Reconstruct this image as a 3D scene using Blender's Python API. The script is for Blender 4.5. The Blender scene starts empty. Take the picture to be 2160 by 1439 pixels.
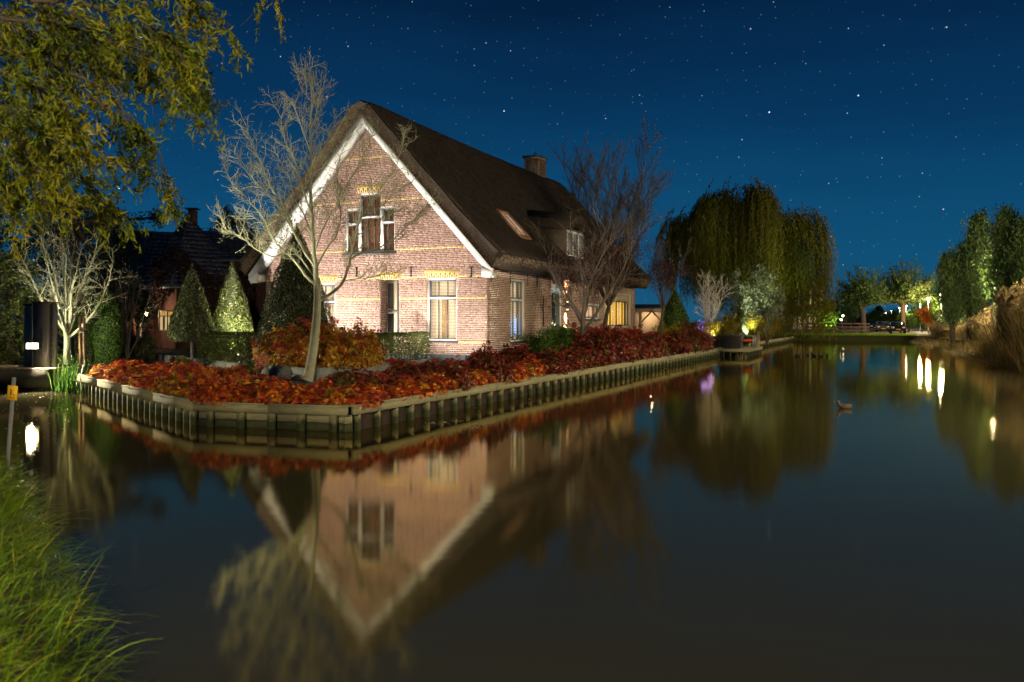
import bpy, bmesh, math, random
import numpy as np
from mathutils import Vector, Matrix
R = math.radians
sc = bpy.context.scene
col = sc.collection

# ------------------------------------------------------------------ camera
F, HZ, CX, H = 1760.0, 679.0, 1080.0, 2.1          # focal length / horizon row in photo pixels, eye height
cd = bpy.data.cameras.new('camera'); cam = bpy.data.objects.new('camera', cd); col.objects.link(cam)
cam.location = (0, 0, H); cam.rotation_euler = (R(90), 0, 0)
cd.sensor_fit = 'HORIZONTAL'; cd.sensor_width = 36; cd.lens = F / 2160 * 36
cd.shift_y = -(719.5 - HZ) / 2160
cd.clip_start = 0.05; cd.clip_end = 4000
cd.dof.use_dof = True; cd.dof.focus_distance = 29; cd.dof.aperture_fstop = 1.8
sc.camera = cam

# ------------------------------------------------------------------ night sky
w = bpy.data.worlds.new('World'); sc.world = w; w.use_nodes = True
nt = w.node_tree; nt.nodes.clear()
def wn(t, **k):
    n = nt.nodes.new(t)
    for a, b in k.items(): setattr(n, a, b)
    return n
def wmath(op, a, b=None, clamp=False):
    n = wn('ShaderNodeMath', operation=op); n.use_clamp = clamp
    for i, v in ((0, a), (1, b)):
        if v is None: continue
        if isinstance(v, (int, float)): n.inputs[i].default_value = v
        else: nt.links.new(v, n.inputs[i])
    return n.outputs[0]
tc = wn('ShaderNodeTexCoord'); sx = wn('ShaderNodeSeparateXYZ'); nt.links.new(tc.outputs['Generated'], sx.inputs[0])
ramp = wn('ShaderNodeValToRGB'); cr = ramp.color_ramp
cr.elements[0].position = 0.0; cr.elements[0].color = (0.011, 0.092, 0.180, 1)
cr.elements[1].position = 1.0; cr.elements[1].color = (0.0007, 0.004, 0.018, 1)
for p, c in ((0.06, (0.0055, 0.082, 0.184, 1)), (0.15, (0.0035, 0.061, 0.154, 1)), (0.25, (0.0021, 0.033, 0.100, 1)), (0.37, (0.0011, 0.013, 0.046, 1)), (0.6, (0.0009, 0.008, 0.033, 1))):
    e = cr.elements.new(p); e.color = c
nz = wn('ShaderNodeTexNoise'); nz.inputs['Scale'].default_value = 3.0; nz.inputs['Detail'].default_value = 4
mp = wn('ShaderNodeMapping'); mp.inputs['Scale'].default_value = (1, 1, 5)
nt.links.new(tc.outputs['Generated'], mp.inputs[0]); nt.links.new(mp.outputs[0], nz.inputs[0])
el = wmath('ADD', sx.outputs[2], wmath('MULTIPLY', wmath('SUBTRACT', nz.outputs['Fac'], 0.5), 0.09))
nt.links.new(wmath('MAXIMUM', el, 0.0), ramp.inputs[0])
az = wmath('ARCTAN2', sx.outputs[0], sx.outputs[1]); elv = wmath('ARCSINE', sx.outputs[2])
cmb = wn('ShaderNodeCombineXYZ'); nt.links.new(az, cmb.inputs[0]); nt.links.new(elv, cmb.inputs[1])
total = None
for scale, rad, gain, power in ((10.0, 0.00105, 2.4, 4.0), (26.0, 0.00080, 1.1, 4.0), (62.0, 0.0008, 0.26, 3.0)):
    v = wn('ShaderNodeTexVoronoi', voronoi_dimensions='2D', feature='F1'); v.inputs['Scale'].default_value = scale
    nt.links.new(cmb.outputs[0], v.inputs['Vector'])
    disc = wmath('SUBTRACT', 1.0, wmath('DIVIDE', v.outputs['Distance'], rad * scale), clamp=True)
    sp = wn('ShaderNodeSeparateColor'); nt.links.new(v.outputs['Color'], sp.inputs[0])
    mag = wmath('MULTIPLY', wmath('POWER', sp.outputs[0], power), gain)
    st = wmath('MULTIPLY', disc, mag)
    total = st if total is None else wmath('ADD', total, st)
total = wmath('MULTIPLY', total, wmath('GREATER_THAN', sx.outputs[2], 0.01))
stc = wn('ShaderNodeCombineColor'); nt.links.new(wmath('MULTIPLY', total, 0.95), stc.inputs[0]); nt.links.new(wmath('MULTIPLY', total, 0.96), stc.inputs[1]); nt.links.new(total, stc.inputs[2])
mx = wn('ShaderNodeMix', data_type='RGBA', blend_type='ADD'); mx.inputs[0].default_value = 1.0
nt.links.new(ramp.outputs[0], mx.inputs[6]); nt.links.new(stc.outputs[0], mx.inputs[7])
bg = wn('ShaderNodeBackground'); bg.inputs[1].default_value = 1.0
nt.links.new(mx.outputs[2], bg.inputs[0])
wo = wn('ShaderNodeOutputWorld'); nt.links.new(bg.outputs[0], wo.inputs[0])

# ------------------------------------------------------------------ exposure / render
vs = sc.view_settings
sc.display_settings.display_device = 'sRGB'
vs.view_transform = 'Standard'; vs.look = 'None'; vs.gamma = 1; vs.exposure = 0.0; vs.use_curve_mapping = False
cy = sc.cycles
cy.use_denoising = True
try: cy.denoiser = 'OPENIMAGEDENOISE'
except Exception: pass
cy.max_bounces = 6; cy.diffuse_bounces = 2; cy.glossy_bounces = 3; cy.transmission_bounces = 4; cy.transparent_max_bounces = 12
cy.caustics_reflective = False; cy.caustics_refractive = False
cy.sample_clamp_indirect = 4.0
sc.render.use_persistent_data = False

# ------------------------------------------------------------------ placement helpers
def at(x, y, Y):
    return Vector(((x - CX) / F * Y, Y, H - (y - HZ) / F * Y))
def on_ground(x, y, z):
    Y = (H - z) * F / (y - HZ); return at(x, y, Y)

# ------------------------------------------------------------------ materials
MATS = {}
def mat(name, color=(.5, .5, .5), rough=.8, noise=None, bump=None, metal=0., spec=.3, tint=None, transl=0., emit=None, estr=1., stretch=(1, 1, 1), coord='Object', coat=0.):
    """noise=(scale, colour2, contrast) ; bump=(scale, strength) ; tint=list of colours picked by the per-face 'tint' value"""
    if name in MATS: return MATS[name]
    m = bpy.data.materials.new(name); m.use_nodes = True; MATS[name] = m
    t = m.node_tree; n = t.nodes; L = t.links
    b = n['Principled BSDF']; out = n['Material Output']
    b.inputs['Roughness'].default_value = rough; b.inputs['Metallic'].default_value = metal
    b.inputs['Specular IOR Level'].default_value = spec
    b.inputs['Coat Weight'].default_value = coat
    b.inputs['Base Color'].default_value = (*color, 1)
    src = None
    def coords():
        c = n.new('ShaderNodeTexCoord'); mpp = n.new('ShaderNodeMapping'); mpp.inputs['Scale'].default_value = stretch
        if coord == 'World': L.new(n.new('ShaderNodeNewGeometry').outputs['Position'], mpp.inputs[0])
        else: L.new(c.outputs[coord], mpp.inputs[0])
        return mpp.outputs[0]
    cv = coords() if (noise or bump) else None
    if tint:
        a = n.new('ShaderNodeAttribute'); a.attribute_name = 'tint'
        r = n.new('ShaderNodeValToRGB'); e = r.color_ramp.elements
        k = len(tint)
        e[0].position = 0; e[0].color = (*tint[0], 1); e[1].position = 1; e[1].color = (*tint[-1], 1)
        for i in range(1, k - 1):
            q = e.new(i / (k - 1)); q.color = (*tint[i], 1)
        L.new(a.outputs['Fac'], r.inputs[0]); src = r.outputs[0]
    if noise:
        t1 = n.new('ShaderNodeTexNoise'); t1.inputs['Scale'].default_value = noise[0]; t1.inputs['Detail'].default_value = 6; t1.inputs['Roughness'].default_value = .65
        L.new(cv, t1.inputs[0])
        r2 = n.new('ShaderNodeValToRGB'); c0 = noise[2] if len(noise) > 2 else .5
        r2.color_ramp.elements[0].position = .5 - .5 * (1 - c0) * .6; r2.color_ramp.elements[1].position = .5 + .5 * (1 - c0) * .6
        L.new(t1.outputs['Fac'], r2.inputs[0])
        mxn = n.new('ShaderNodeMix'); mxn.data_type = 'RGBA'; L.new(r2.outputs[0], mxn.inputs[0])
        if src: L.new(src, mxn.inputs[6])
        else: mxn.inputs[6].default_value = (*color, 1)
        mxn.inputs[7].default_value = (*noise[1], 1); src = mxn.outputs[2]
        if tint: mxn.blend_type = 'MULTIPLY'
    if src: L.new(src, b.inputs['Base Color'])
    if bump:
        t2 = n.new('ShaderNodeTexNoise'); t2.inputs['Scale'].default_value = bump[0]; t2.inputs['Detail'].default_value = 5
        L.new(cv, t2.inputs[0]); bp = n.new('ShaderNodeBump'); bp.inputs['Strength'].default_value = bump[1]; bp.inputs['Distance'].default_value = .03
        L.new(t2.outputs['Fac'], bp.inputs['Height']); L.new(bp.outputs[0], b.inputs['Normal'])
    if transl:
        tr = n.new('ShaderNodeBsdfTranslucent'); ms = n.new('ShaderNodeMixShader'); ms.inputs[0].default_value = transl
        if src: L.new(src, tr.inputs[0])
        else: tr.inputs[0].default_value = (*color, 1)
        L.new(b.outputs[0], ms.inputs[1]); L.new(tr.outputs[0], ms.inputs[2]); L.new(ms.outputs[0], out.inputs[0])
    if emit:
        b.inputs['Emission Color'].default_value = (*emit, 1); b.inputs['Emission Strength'].default_value = estr
    return m

def glass_mat():
    m = bpy.data.materials.new('window_glass'); m.use_nodes = True; t = m.node_tree; n = t.nodes; n.remove(n['Principled BSDF'])
    tr = n.new('ShaderNodeBsdfTransparent'); g = n.new('ShaderNodeBsdfGlossy'); g.inputs['Roughness'].default_value = .03
    ms = n.new('ShaderNodeMixShader'); lw = n.new('ShaderNodeLayerWeight'); lw.inputs[0].default_value = .5
    pw = n.new('ShaderNodeMath'); pw.operation = 'POWER'; pw.inputs[1].default_value = 4.; ad = n.new('ShaderNodeMath'); ad.operation = 'MULTIPLY_ADD'; ad.inputs[1].default_value = .8; ad.inputs[2].default_value = .035
    t.links.new(lw.outputs['Facing'], pw.inputs[0]); t.links.new(pw.outputs[0], ad.inputs[0])
    t.links.new(ad.outputs[0], ms.inputs[0]); t.links.new(tr.outputs[0], ms.inputs[1]); t.links.new(g.outputs[0], ms.inputs[2])
    t.links.new(ms.outputs[0], n['Material Output'].inputs[0]); return m
GLASS = glass_mat()

BRICK = mat('brick', tint=[(.19, .115, .095), (.26, .165, .135), (.31, .205, .17), (.24, .15, .12), (.34, .235, .195)], rough=.9, noise=(1.1, (.84, .80, .78), .15), bump=(40, .3), coord='World')
MORTAR = mat('mortar', (.74, .64, .53), .95, noise=(14, (.62, .53, .43), .3))
YBRICK = mat('yellow_brick', (.60, .44, .16), .85, noise=(9, (.50, .36, .13), .3), bump=(40, .2))
WHITE = mat('white_paint', (.66, .67, .66), .5, noise=(5, (.56, .57, .56), .2))
GREYP = mat('grey_paint', (.075, .08, .085), .45)
SILL = mat('slate_sill', (.05, .055, .06), .5)
PLINTH = mat('blue_grey_plinth', (.16, .18, .21), .8, noise=(4, (.10, .12, .14), .2))
BEIGE = mat('beige_paint', (.45, .38, .25), .5)
IRON = mat('black_iron', (.015, .014, .014), .5)
THATCH = mat('thatch', (.070, .054, .042), 1.0, noise=(2.2, (.026, .022, .019), .05), bump=(50, 1.0), stretch=(.8, 3.2, .8), spec=.1)
STRAW = mat('straw', tint=[(.10, .07, .045), (.26, .19, .125), (.42, .32, .21)], rough=1., spec=.1)
DSTRAW = mat('weathered_straw', tint=[(.026, .021, .018), (.055, .043, .034), (.095, .075, .055)], rough=1., spec=.1)
RIDGET = mat('ridge_tile', (.06, .05, .045), .8, noise=(6, (.03, .027, .025), .2))
OAKB = mat('brown_timber', (.20, .115, .06), .8, noise=(5, (.12, .07, .04), .2), stretch=(1, 1, 6))
QWOOD = mat('quay_timber', (.36, .33, .20), .85, noise=(3.0, (.20, .19, .10), .15), bump=(30, .5), stretch=(2, 2, 9))
QPOST = mat('tide_stained_timber', (.36, .33, .20), .85, noise=(3.0, (.20, .19, .10), .15), bump=(30, .5), stretch=(2, 2, 9))
def tide(m):
    t = m.node_tree; n = t.nodes; L = t.links; b = n['Principled BSDF']; old = b.inputs['Base Color'].links[0].from_socket
    c = n.new('ShaderNodeTexCoord'); s_ = n.new('ShaderNodeSeparateXYZ'); L.new(c.outputs['Object'], s_.inputs[0]); nz_ = n.new('ShaderNodeTexNoise'); nz_.inputs['Scale'].default_value = 9; L.new(c.outputs['Object'], nz_.inputs[0])
    a = n.new('ShaderNodeMath'); a.operation = 'MULTIPLY_ADD'; a.inputs[1].default_value = -.22; L.new(nz_.outputs['Fac'], a.inputs[0]); L.new(s_.outputs[2], a.inputs[2])
    r = n.new('ShaderNodeMapRange'); r.inputs[1].default_value = .04; r.inputs[2].default_value = .20; L.new(a.outputs[0], r.inputs[0])
    x = n.new('ShaderNodeMix'); x.data_type = 'RGBA'; x.inputs[6].default_value = (.035, .045, .016, 1); L.new(r.outputs[0], x.inputs[0]); L.new(old, x.inputs[7]); L.new(x.outputs[2], b.inputs['Base Color'])
tide(QPOST)
QDARK = mat('wet_shaded_timber', (.075, .08, .038), .7, noise=(5, (.025, .03, .013), .15), bump=(25, .6), stretch=(3, 3, 2))  # wet wood; on lower quay planks also painted-in shade below the waling
SOIL = mat('soil', (.045, .032, .022), 1., noise=(8, (.022, .016, .011), .2), bump=(30, 1.))
GRAVEL = mat('gravel', (.24, .23, .20), 1., noise=(60, (.10, .095, .08), .2), bump=(90, 1.))
CONC = mat('concrete', (.20, .21, .20), .85, noise=(5, (.13, .14, .13), .15), bump=(30, .2))
PAVE = mat('paving', (.25, .24, .22), .9, noise=(3, (.18, .17, .155), .2))
STEEL = mat('dark_steel', (.045, .042, .04), .4, noise=(3, (.028, .026, .025), .2), metal=.3)
GALV = mat('galvanised_steel', (.38, .38, .37), .45, metal=.6, noise=(20, (.28, .28, .27), .2))
BARKP = mat('pale_bark', (.36, .36, .23), .9, noise=(9, (.20, .20, .13), .1), bump=(25, .7), stretch=(1, 1, .6))
BARKD = mat('grey_brown_bark', (.10, .075, .055), .9, noise=(7, (.05, .04, .03), .15), bump=(25, .7), stretch=(1, 1, .5))
BARKL = mat('light_grey_bark', (.17, .14, .11), .9, noise=(9, (.09, .075, .06), .15), bump=(25, .7), stretch=(1, 1, .5))
HYD = mat('hydrangea_leaf', tint=[(.16, .22, .03), (.48, .30, .02), (.78, .30, .02), (.60, .09, .015), (.32, .03, .015), (.74, .17, .015), (.20, .02, .012)], rough=.45, spec=.5, transl=.3)
HYDY = mat('yellow_hydrangea_leaf', tint=[(.10, .16, .015), (.36, .24, .014), (.55, .28, .014), (.30, .11, .010), (.50, .20, .010), (.22, .04, .010)], rough=.45, spec=.5, transl=.4)
HYDD = mat('maroon_hydrangea_leaf', tint=[(.09, .12, .018), (.16, .11, .016), (.22, .045, .012), (.14, .020, .010), (.07, .011, .009), (.24, .042, .012)], rough=.5, spec=.4, transl=.25)
HEADS = mat('hydrangea_flower', tint=[(.09, .012, .014), (.24, .025, .022), (.42, .06, .03)], rough=.9, transl=.2)
HOLLY = mat('holly_leaf', tint=[(.018, .026, .006), (.042, .058, .010), (.09, .10, .018)], rough=.28, spec=.6)
HEDGE = mat('hedge_leaf', tint=[(.03, .045, .008), (.06, .085, .012), (.10, .11, .02)], rough=.6, transl=.3)
SHRUB = mat('shrub_leaf', tint=[(.02, .05, .008), (.05, .11, .012), (.12, .20, .02)], rough=.5, transl=.3)
CONIF = mat('conifer_needles', tint=[(.05, .075, .018), (.12, .15, .035), (.24, .27, .07)], rough=.7, transl=.2)
CEDAR = mat('cedar_needles', tint=[(.012, .022, .014), (.025, .04, .025), (.05, .065, .045)], rough=.7)
WILLOW = mat('willow_leaf', tint=[(.055, .10, .007), (.13, .18, .009), (.25, .26, .012), (.36, .28, .014)], rough=.5, transl=.4)
WEEP = mat('weeping_willow_leaf', tint=[(.07, .085, .010), (.13, .135, .016), (.23, .195, .020), (.10, .12, .013)], rough=.6, transl=.4)
OLIVE = mat('silver_leaf', tint=[(.09, .12, .06), (.18, .22, .12), (.30, .34, .22)], rough=.5, transl=.3)
PTREE = mat('street_tree_leaf', tint=[(.045, .095, .035), (.10, .18, .055), (.20, .25, .06)], rough=.6, transl=.4)
GRASS = mat('grass_blade', tint=[(.06, .15, .008), (.13, .28, .010), (.27, .38, .014), (.40, .36, .04)], rough=.5, transl=.35)
REED = mat('reed_leaf', tint=[(.04, .04, .010), (.12, .085, .027), (.22, .15, .055), (.36, .26, .12)], rough=.7, transl=.3)
IRIS = mat('iris_leaf', tint=[(.02, .055, .010), (.04, .10, .014), (.09, .15, .03)], rough=.45, transl=.3)
YSHRUB = mat('yellow_shrub_leaf', tint=[(.10, .12, .012), (.30, .24, .014), (.42, .30, .02)], rough=.6, transl=.4)
REDL = mat('dark_red_leaf', tint=[(.035, .014, .012), (.06, .020, .016), (.10, .03, .016)], rough=.6, transl=.3)
RTILE = mat('dark_roof_tile', tint=[(.06, .06, .066), (.09, .09, .097), (.13, .13, .14)], rough=.3, spec=.8)

# ------------------------------------------------------------------ mesh helpers
def new_mesh(name, V, Fc, tint=None, smooth=False):
    """V (n,3) array, Fc (m,3|4) array"""
    V = np.asarray(V, dtype=np.float32); Fc = np.asarray(Fc, dtype=np.int32)
    me = bpy.data.meshes.new(name)
    me.vertices.add(len(V)); me.vertices.foreach_set('co', V.ravel())
    k = Fc.shape[1]; m = len(Fc)
    me.loops.add(m * k); me.loops.foreach_set('vertex_index', Fc.ravel())
    me.polygons.add(m)
    me.polygons.foreach_set('loop_start', np.arange(0, m * k, k, dtype=np.int32))
    me.polygons.foreach_set('loop_total', np.full(m, k, dtype=np.int32))
    if smooth: me.polygons.foreach_set('use_smooth', np.ones(m, dtype=bool))
    me.update(calc_edges=True); me.validate()
    if tint is not None:
        a = me.attributes.new('tint', 'FLOAT', 'FACE'); a.data.foreach_set('value', np.asarray(tint, dtype=np.float32))
    return me
def put(name, me, material=None, parent=None, loc=None, rz=None, kind=None):
    o = bpy.data.objects.new(name, me); col.objects.link(o)
    if material is not None and me is not None and len(me.materials) == 0: me.materials.append(material)
    if parent is not None: o.parent = parent
    if loc is not None: o.location = loc
    if rz is not None: o.rotation_euler = (0, 0, rz)
    if kind: o['kind'] = kind
    return o
def empty(name, loc=(0, 0, 0), rz=0.):
    o = bpy.data.objects.new(name, None); col.objects.link(o); o.location = loc; o.rotation_euler = (0, 0, rz); o.empty_display_size = .1
    return o
def tag(o, label, cat=None, group=None, kind=None):
    o['label'] = label
    if cat: o['category'] = cat
    if group: o['group'] = group
    if kind: o['kind'] = kind
    return o
def copy_tree(o, parent=None, loc=None, rz=None, scale=None):
    c = o.copy(); col.objects.link(c); c.parent = parent
    if loc is not None: c.location = loc
    if rz is not None: c.rotation_euler = (c.rotation_euler[0], c.rotation_euler[1], rz)
    if scale is not None: c.scale = scale
    for ch in list(o.children): copy_tree(ch, c)
    return c

BQ = np.array([[0, 3, 2, 1], [4, 5, 6, 7], [0, 1, 5, 4], [1, 2, 6, 5], [2, 3, 7, 6], [3, 0, 4, 7]], dtype=np.int32)
class MB:
    """collects quads (boxes, prisms) and builds one mesh"""
    def __init__(s): s.V = []; s.F = []; s.T = []
    def quad(s, a, b, c, d, t=0.):
        i = len(s.V); s.V += [tuple(a), tuple(b), tuple(c), tuple(d)]; s.F.append((i, i + 1, i + 2, i + 3)); s.T.append(t); return s
    def box(s, x0, x1, y0, y1, z0, z1, t=0.):
        i = len(s.V)
        s.V += [(x0, y0, z0), (x1, y0, z0), (x1, y1, z0), (x0, y1, z0), (x0, y0, z1), (x1, y0, z1), (x1, y1, z1), (x0, y1, z1)]
        s.F += [tuple(q + i) for q in BQ]; s.T += [t] * 6; return s
    def hexa(s, p, t=0.):
        i = len(s.V); s.V += [tuple(q) for q in p]; s.F += [tuple(q + i) for q in BQ]; s.T += [t] * 6; return s
    def bar(s, a, b, wd, ht, up=(0, 0, 1), t=0.):
        a = Vector(a); b = Vector(b); d = (b - a).normalized(); u = Vector(up); sd = d.cross(u)
        if sd.length < 1e-4: sd = d.cross(Vector((1, 0, 0)))
        sd.normalize(); u = sd.cross(d).normalized(); sd *= wd / 2; u *= ht / 2
        return s.hexa([a - sd - u, a + sd - u, b + sd - u, b - sd - u, a - sd + u, a + sd + u, b + sd + u, b - sd + u], t)
    def cyl(s, a, b, r0, r1=None, n=10, t=0.):
        r1 = r0 if r1 is None else r1
        a = Vector(a); b = Vector(b); d = (b - a).normalized(); x = d.cross(Vector((0, 0, 1)))
        if x.length < 1e-4: x = Vector((1, 0, 0))
        x.normalize(); y = d.cross(x); i = len(s.V)
        for c, r in ((a, r0), (b, r1)):
            for k in range(n):
                an = 2 * math.pi * k / n; s.V.append(tuple(c + x * r * math.cos(an) + y * r * math.sin(an)))
        for k in range(n): s.F.append((i + k, i + (k + 1) % n, i + n + (k + 1) % n, i + n + k)); s.T.append(t)
        for base in (0, n):
            j = len(s.V); s.V.append(tuple(a if base == 0 else b))
            for k in range(0, n, 2): s.F.append((j, i + base + k, i + base + (k + 1) % n, i + base + (k + 2) % n)); s.T.append(t)
        return s
    def mesh(s, name, smooth=False): return new_mesh(name, s.V, s.F, s.T, smooth)
    def build(s, name, material, parent=None, kind=None, loc=None, rz=None): return put(name, s.mesh(name), material, parent, loc, rz, kind)

def ball(name, r, material, parent=None, loc=(0, 0, 0), seg=10, sz=1.):
    bm = bmesh.new(); bmesh.ops.create_uvsphere(bm, u_segments=seg, v_segments=max(5, seg // 2 + 1), radius=r)
    for v in bm.verts: v.co.z *= sz
    me = bpy.data.meshes.new(name); bm.to_mesh(me); bm.free()
    for p in me.polygons: p.use_smooth = True
    return put(name, me, material, parent, loc)

def unit(a): return a / np.maximum(np.linalg.norm(a, axis=-1, keepdims=True), 1e-9)
def leaves(rng, P, N, size, width=.55, jitter=.6, along=None, var=.35):
    """leaf faces: P (n,3) positions, N (n,3) facing; two triangles folded along the midrib. returns V, F"""
    n = len(P)
    N = unit(N + rng.normal(0, jitter, (n, 3)))
    if along is None: A = rng.normal(0, 1, (n, 3))
    else: A = along + rng.normal(0, .25, (n, 3))
    A = unit(A - N * (A * N).sum(1, keepdims=True)); B = np.cross(N, A)
    s = (size * (1 + rng.uniform(-var, var, n)))[:, None]
    base = P - A * s * .5; tip = P + A * s * .5 - N * s * .12
    l = P + B * s * width * .5 + N * s * .10; r = P - B * s * width * .5 + N * s * .10
    V = np.stack([base, l, tip, r], 1).reshape(-1, 3)
    i = np.arange(n)[:, None] * 4
    Fc = np.concatenate([i + np.array([[0, 2, 1]]), i + np.array([[0, 3, 2]])], 1).reshape(-1, 3)
    return V, Fc
def leaf_obj(name, rng, P, N, size, material, parent, tint, width=.55, jitter=.6, along=None, kind='stuff', var=.35):
    V, Fc = leaves(rng, P, N, size, width, jitter, along, var)
    return put(name, new_mesh(name, V, Fc, np.repeat(np.clip(tint, 0, 1), 2)), material, parent, kind=kind)
def wave(P, s, ph=0.):
    """cheap smooth noise in -1..1 for clumps of colour and outline"""
    x, y, z = P[:, 0] * s, P[:, 1] * s, P[:, 2] * s
    return (np.sin(1.7 * x + 2.3 * y + ph) * np.cos(1.9 * z - 1.3 * x + 2 * ph) + np.sin(3.1 * y - 2.7 * z + 1.5 * x + 3 * ph) * .6 + np.sin(5.3 * x + 4.1 * z + ph) * .4) / 2.

class Tubes:
    def __init__(s): s.V = []; s.F = []; s.n = 0
    def add(s, pts, rad, sides=5):
        P = np.asarray(pts, dtype=float); n = len(P)
        T = np.gradient(P, axis=0); T = unit(T)
        ref = np.array([.31, .87, .38]) if abs(T[0] @ np.array([.31, .87, .38])) < .9 else np.array([.9, -.3, .1])
        X = unit(np.cross(T, ref)); Y = np.cross(T, X)
        a = np.arange(sides) * 2 * np.pi / sides
        rr = np.asarray(rad, dtype=float)[:, None, None]
        ring = P[:, None, :] + rr * (np.cos(a)[None, :, None] * X[:, None, :] + np.sin(a)[None, :, None] * Y[:, None, :])
        s.V.append(ring.reshape(-1, 3))
        i = np.arange(n - 1)[:, None] * sides; k = np.arange(sides)[None, :]; k2 = (k + 1) % sides
        f = np.stack([i + k, i + k2, i + sides + k2, i + sides + k], -1).reshape(-1, 4) + s.n
        s.F.append(f); s.n += n * sides
    def mesh(s, name): return new_mesh(name, np.concatenate(s.V), np.concatenate(s.F), None, True)

def twig(rng, p, d, L, nseg, wander, up):
    pts = [np.array(p, float)]; d = np.array(d, float)
    for i in range(nseg):
        d = d + rng.normal(0, wander, 3) + np.array([0, 0, up]); d /= np.linalg.norm(d)
        pts.append(pts[-1] + d * L / nseg)
    return np.array(pts)
def side_dir(rng, T, ang, up=0.):
    T = T / np.linalg.norm(T); r = rng.normal(0, 1, 3); r -= T * (r @ T); r /= np.linalg.norm(r)
    d = T * math.cos(ang) + r * math.sin(ang) + np.array([0, 0, up]); return d / np.linalg.norm(d)
def sprout(T, rng, pts, r0, spec, lvl, tips, u0=.25):
    """children along polyline pts. spec[lvl]=(spacing, length, nseg, wander, up, angle, radius)"""
    if lvl >= len(spec): return
    sp, Ln, nseg, wd, up, an, rad = spec[lvl]
    seg = np.linalg.norm(np.diff(pts, axis=0), axis=1); tot = seg.sum(); cum = np.concatenate([[0], np.cumsum(seg)])
    n = max(1, int(tot * (1 - u0) / sp + rng.random()))
    for k in range(n):
        u = u0 + (1 - u0) * (k + rng.random()) / n; dist = u * tot; i = min(np.searchsorted(cum, dist, 'right') - 1, len(seg) - 1)
        f = (dist - cum[i]) / max(seg[i], 1e-6); p = pts[i] * (1 - f) + pts[i + 1] * f
        t = pts[i + 1] - pts[i]
        d = side_dir(rng, t, an * rng.uniform(.7, 1.3), .15)
        l = Ln * rng.uniform(.5, 1.25) * (1.1 - .45 * u)
        q = twig(rng, p, d, l, nseg, wd, up)
        rr = min(rad, r0 * .8) * rng.uniform(.8, 1.2)
        T.add(q, np.linspace(rr, max(rr * .35, .0018), len(q)), 5 if rr > .02 else (4 if rr > .008 else 3))
        if lvl == len(spec) - 1: tips.append(q[-1])
        sprout(T, rng, q, rr, spec, lvl + 1, tips, .2)

# ================================================================== THE SETTING
ZG = .5                                             # garden level above the water
SD = Vector((.40913, .91248, 0)); GN = Vector((.91248, -.40913, 0))   # along the house side / quay, and across
P0 = Vector((-13.1, 25.3, 0)); P1 = Vector((-6.35, 16.76, 0)); P2 = Vector((-3.08, 15.8, 0)); P3 = P2 + SD * 82

def land(name, pts, z, material, bottom=-1.2):
    bm = bmesh.new(); top = [bm.verts.new((p[0], p[1], z)) for p in pts]; bot = [bm.verts.new((p[0], p[1], bottom)) for p in pts]
    f = bm.faces.new(top)
    n = len(pts)
    for i in range(n): bm.faces.new((top[i], bot[i], bot[(i + 1) % n], top[(i + 1) % n]))
    bmesh.ops.recalc_face_normals(bm, faces=bm.faces); bmesh.ops.triangulate(bm, faces=[f])
    me = bpy.data.meshes.new(name); bm.to_mesh(me); bm.free()
    return put(name, me, material, kind='structure')

# water: murky canal water, dark olive body under a fresnel mirror, blurred like a long exposure
def water_mat():
    m = bpy.data.materials.new('canal_water'); m.use_nodes = True; t = m.node_tree; n = t.nodes; L = t.links; n.remove(n['Principled BSDF'])
    d = n.new('ShaderNodeBsdfDiffuse'); d.inputs[0].default_value = (.038, .034, .018, 1)
    g = n.new('ShaderNodeBsdfGlossy'); g.inputs['Roughness'].default_value = .085; g.distribution = 'BECKMANN'; g.inputs[0].default_value = (1., .88, .57, 1)
    fr = n.new('ShaderNodeFresnel'); fr.inputs[0].default_value = 2.7
    ms = n.new('ShaderNodeMixShader'); L.new(fr.outputs[0], ms.inputs[0]); L.new(d.outputs[0], ms.inputs[1]); L.new(g.outputs[0], ms.inputs[2])
    c = n.new('ShaderNodeTexCoord'); mp_ = n.new('ShaderNodeMapping'); mp_.inputs['Scale'].default_value = (.25, .8, 1)
    t1 = n.new('ShaderNodeTexNoise'); t1.inputs['Scale'].default_value = 3.2; t1.inputs['Detail'].default_value = 3
    L.new(c.outputs['Object'], mp_.inputs[0]); L.new(mp_.outputs[0], t1.inputs[0])
    b = n.new('ShaderNodeBump'); b.inputs['Strength'].default_value = .014; b.inputs['Distance'].default_value = .05
    L.new(t1.outputs['Fac'], b.inputs['Height']); L.new(b.outputs[0], g.inputs['Normal'])
    t2 = n.new('ShaderNodeTexNoise'); t2.inputs['Scale'].default_value = .07; t2.inputs['Detail'].default_value = 3; L.new(c.outputs['Object'], t2.inputs[0])
    mr = n.new('ShaderNodeMapRange'); mr.inputs[1].default_value = .35; mr.inputs[2].default_value = .65; mr.inputs[3].default_value = .065; mr.inputs[4].default_value = .095
    L.new(t2.outputs['Fac'], mr.inputs[0]); L.new(mr.outputs[0], g.inputs['Roughness'])
    L.new(ms.outputs[0], n['Material Output'].inputs[0]); return m
wm = MB().quad((-140, -60, 0), (160, -60, 0), (160, 130, 0), (-140, 130, 0)).mesh('water')
put('water', wm, water_mat(), kind='structure')
bed = MB().quad((-2000, -800, -1.3), (2000, -800, -1.3), (2000, 3000, -1.3), (-2000, 3000, -1.3)).mesh('ground')
put('ground', bed, SOIL, kind='structure')

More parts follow.
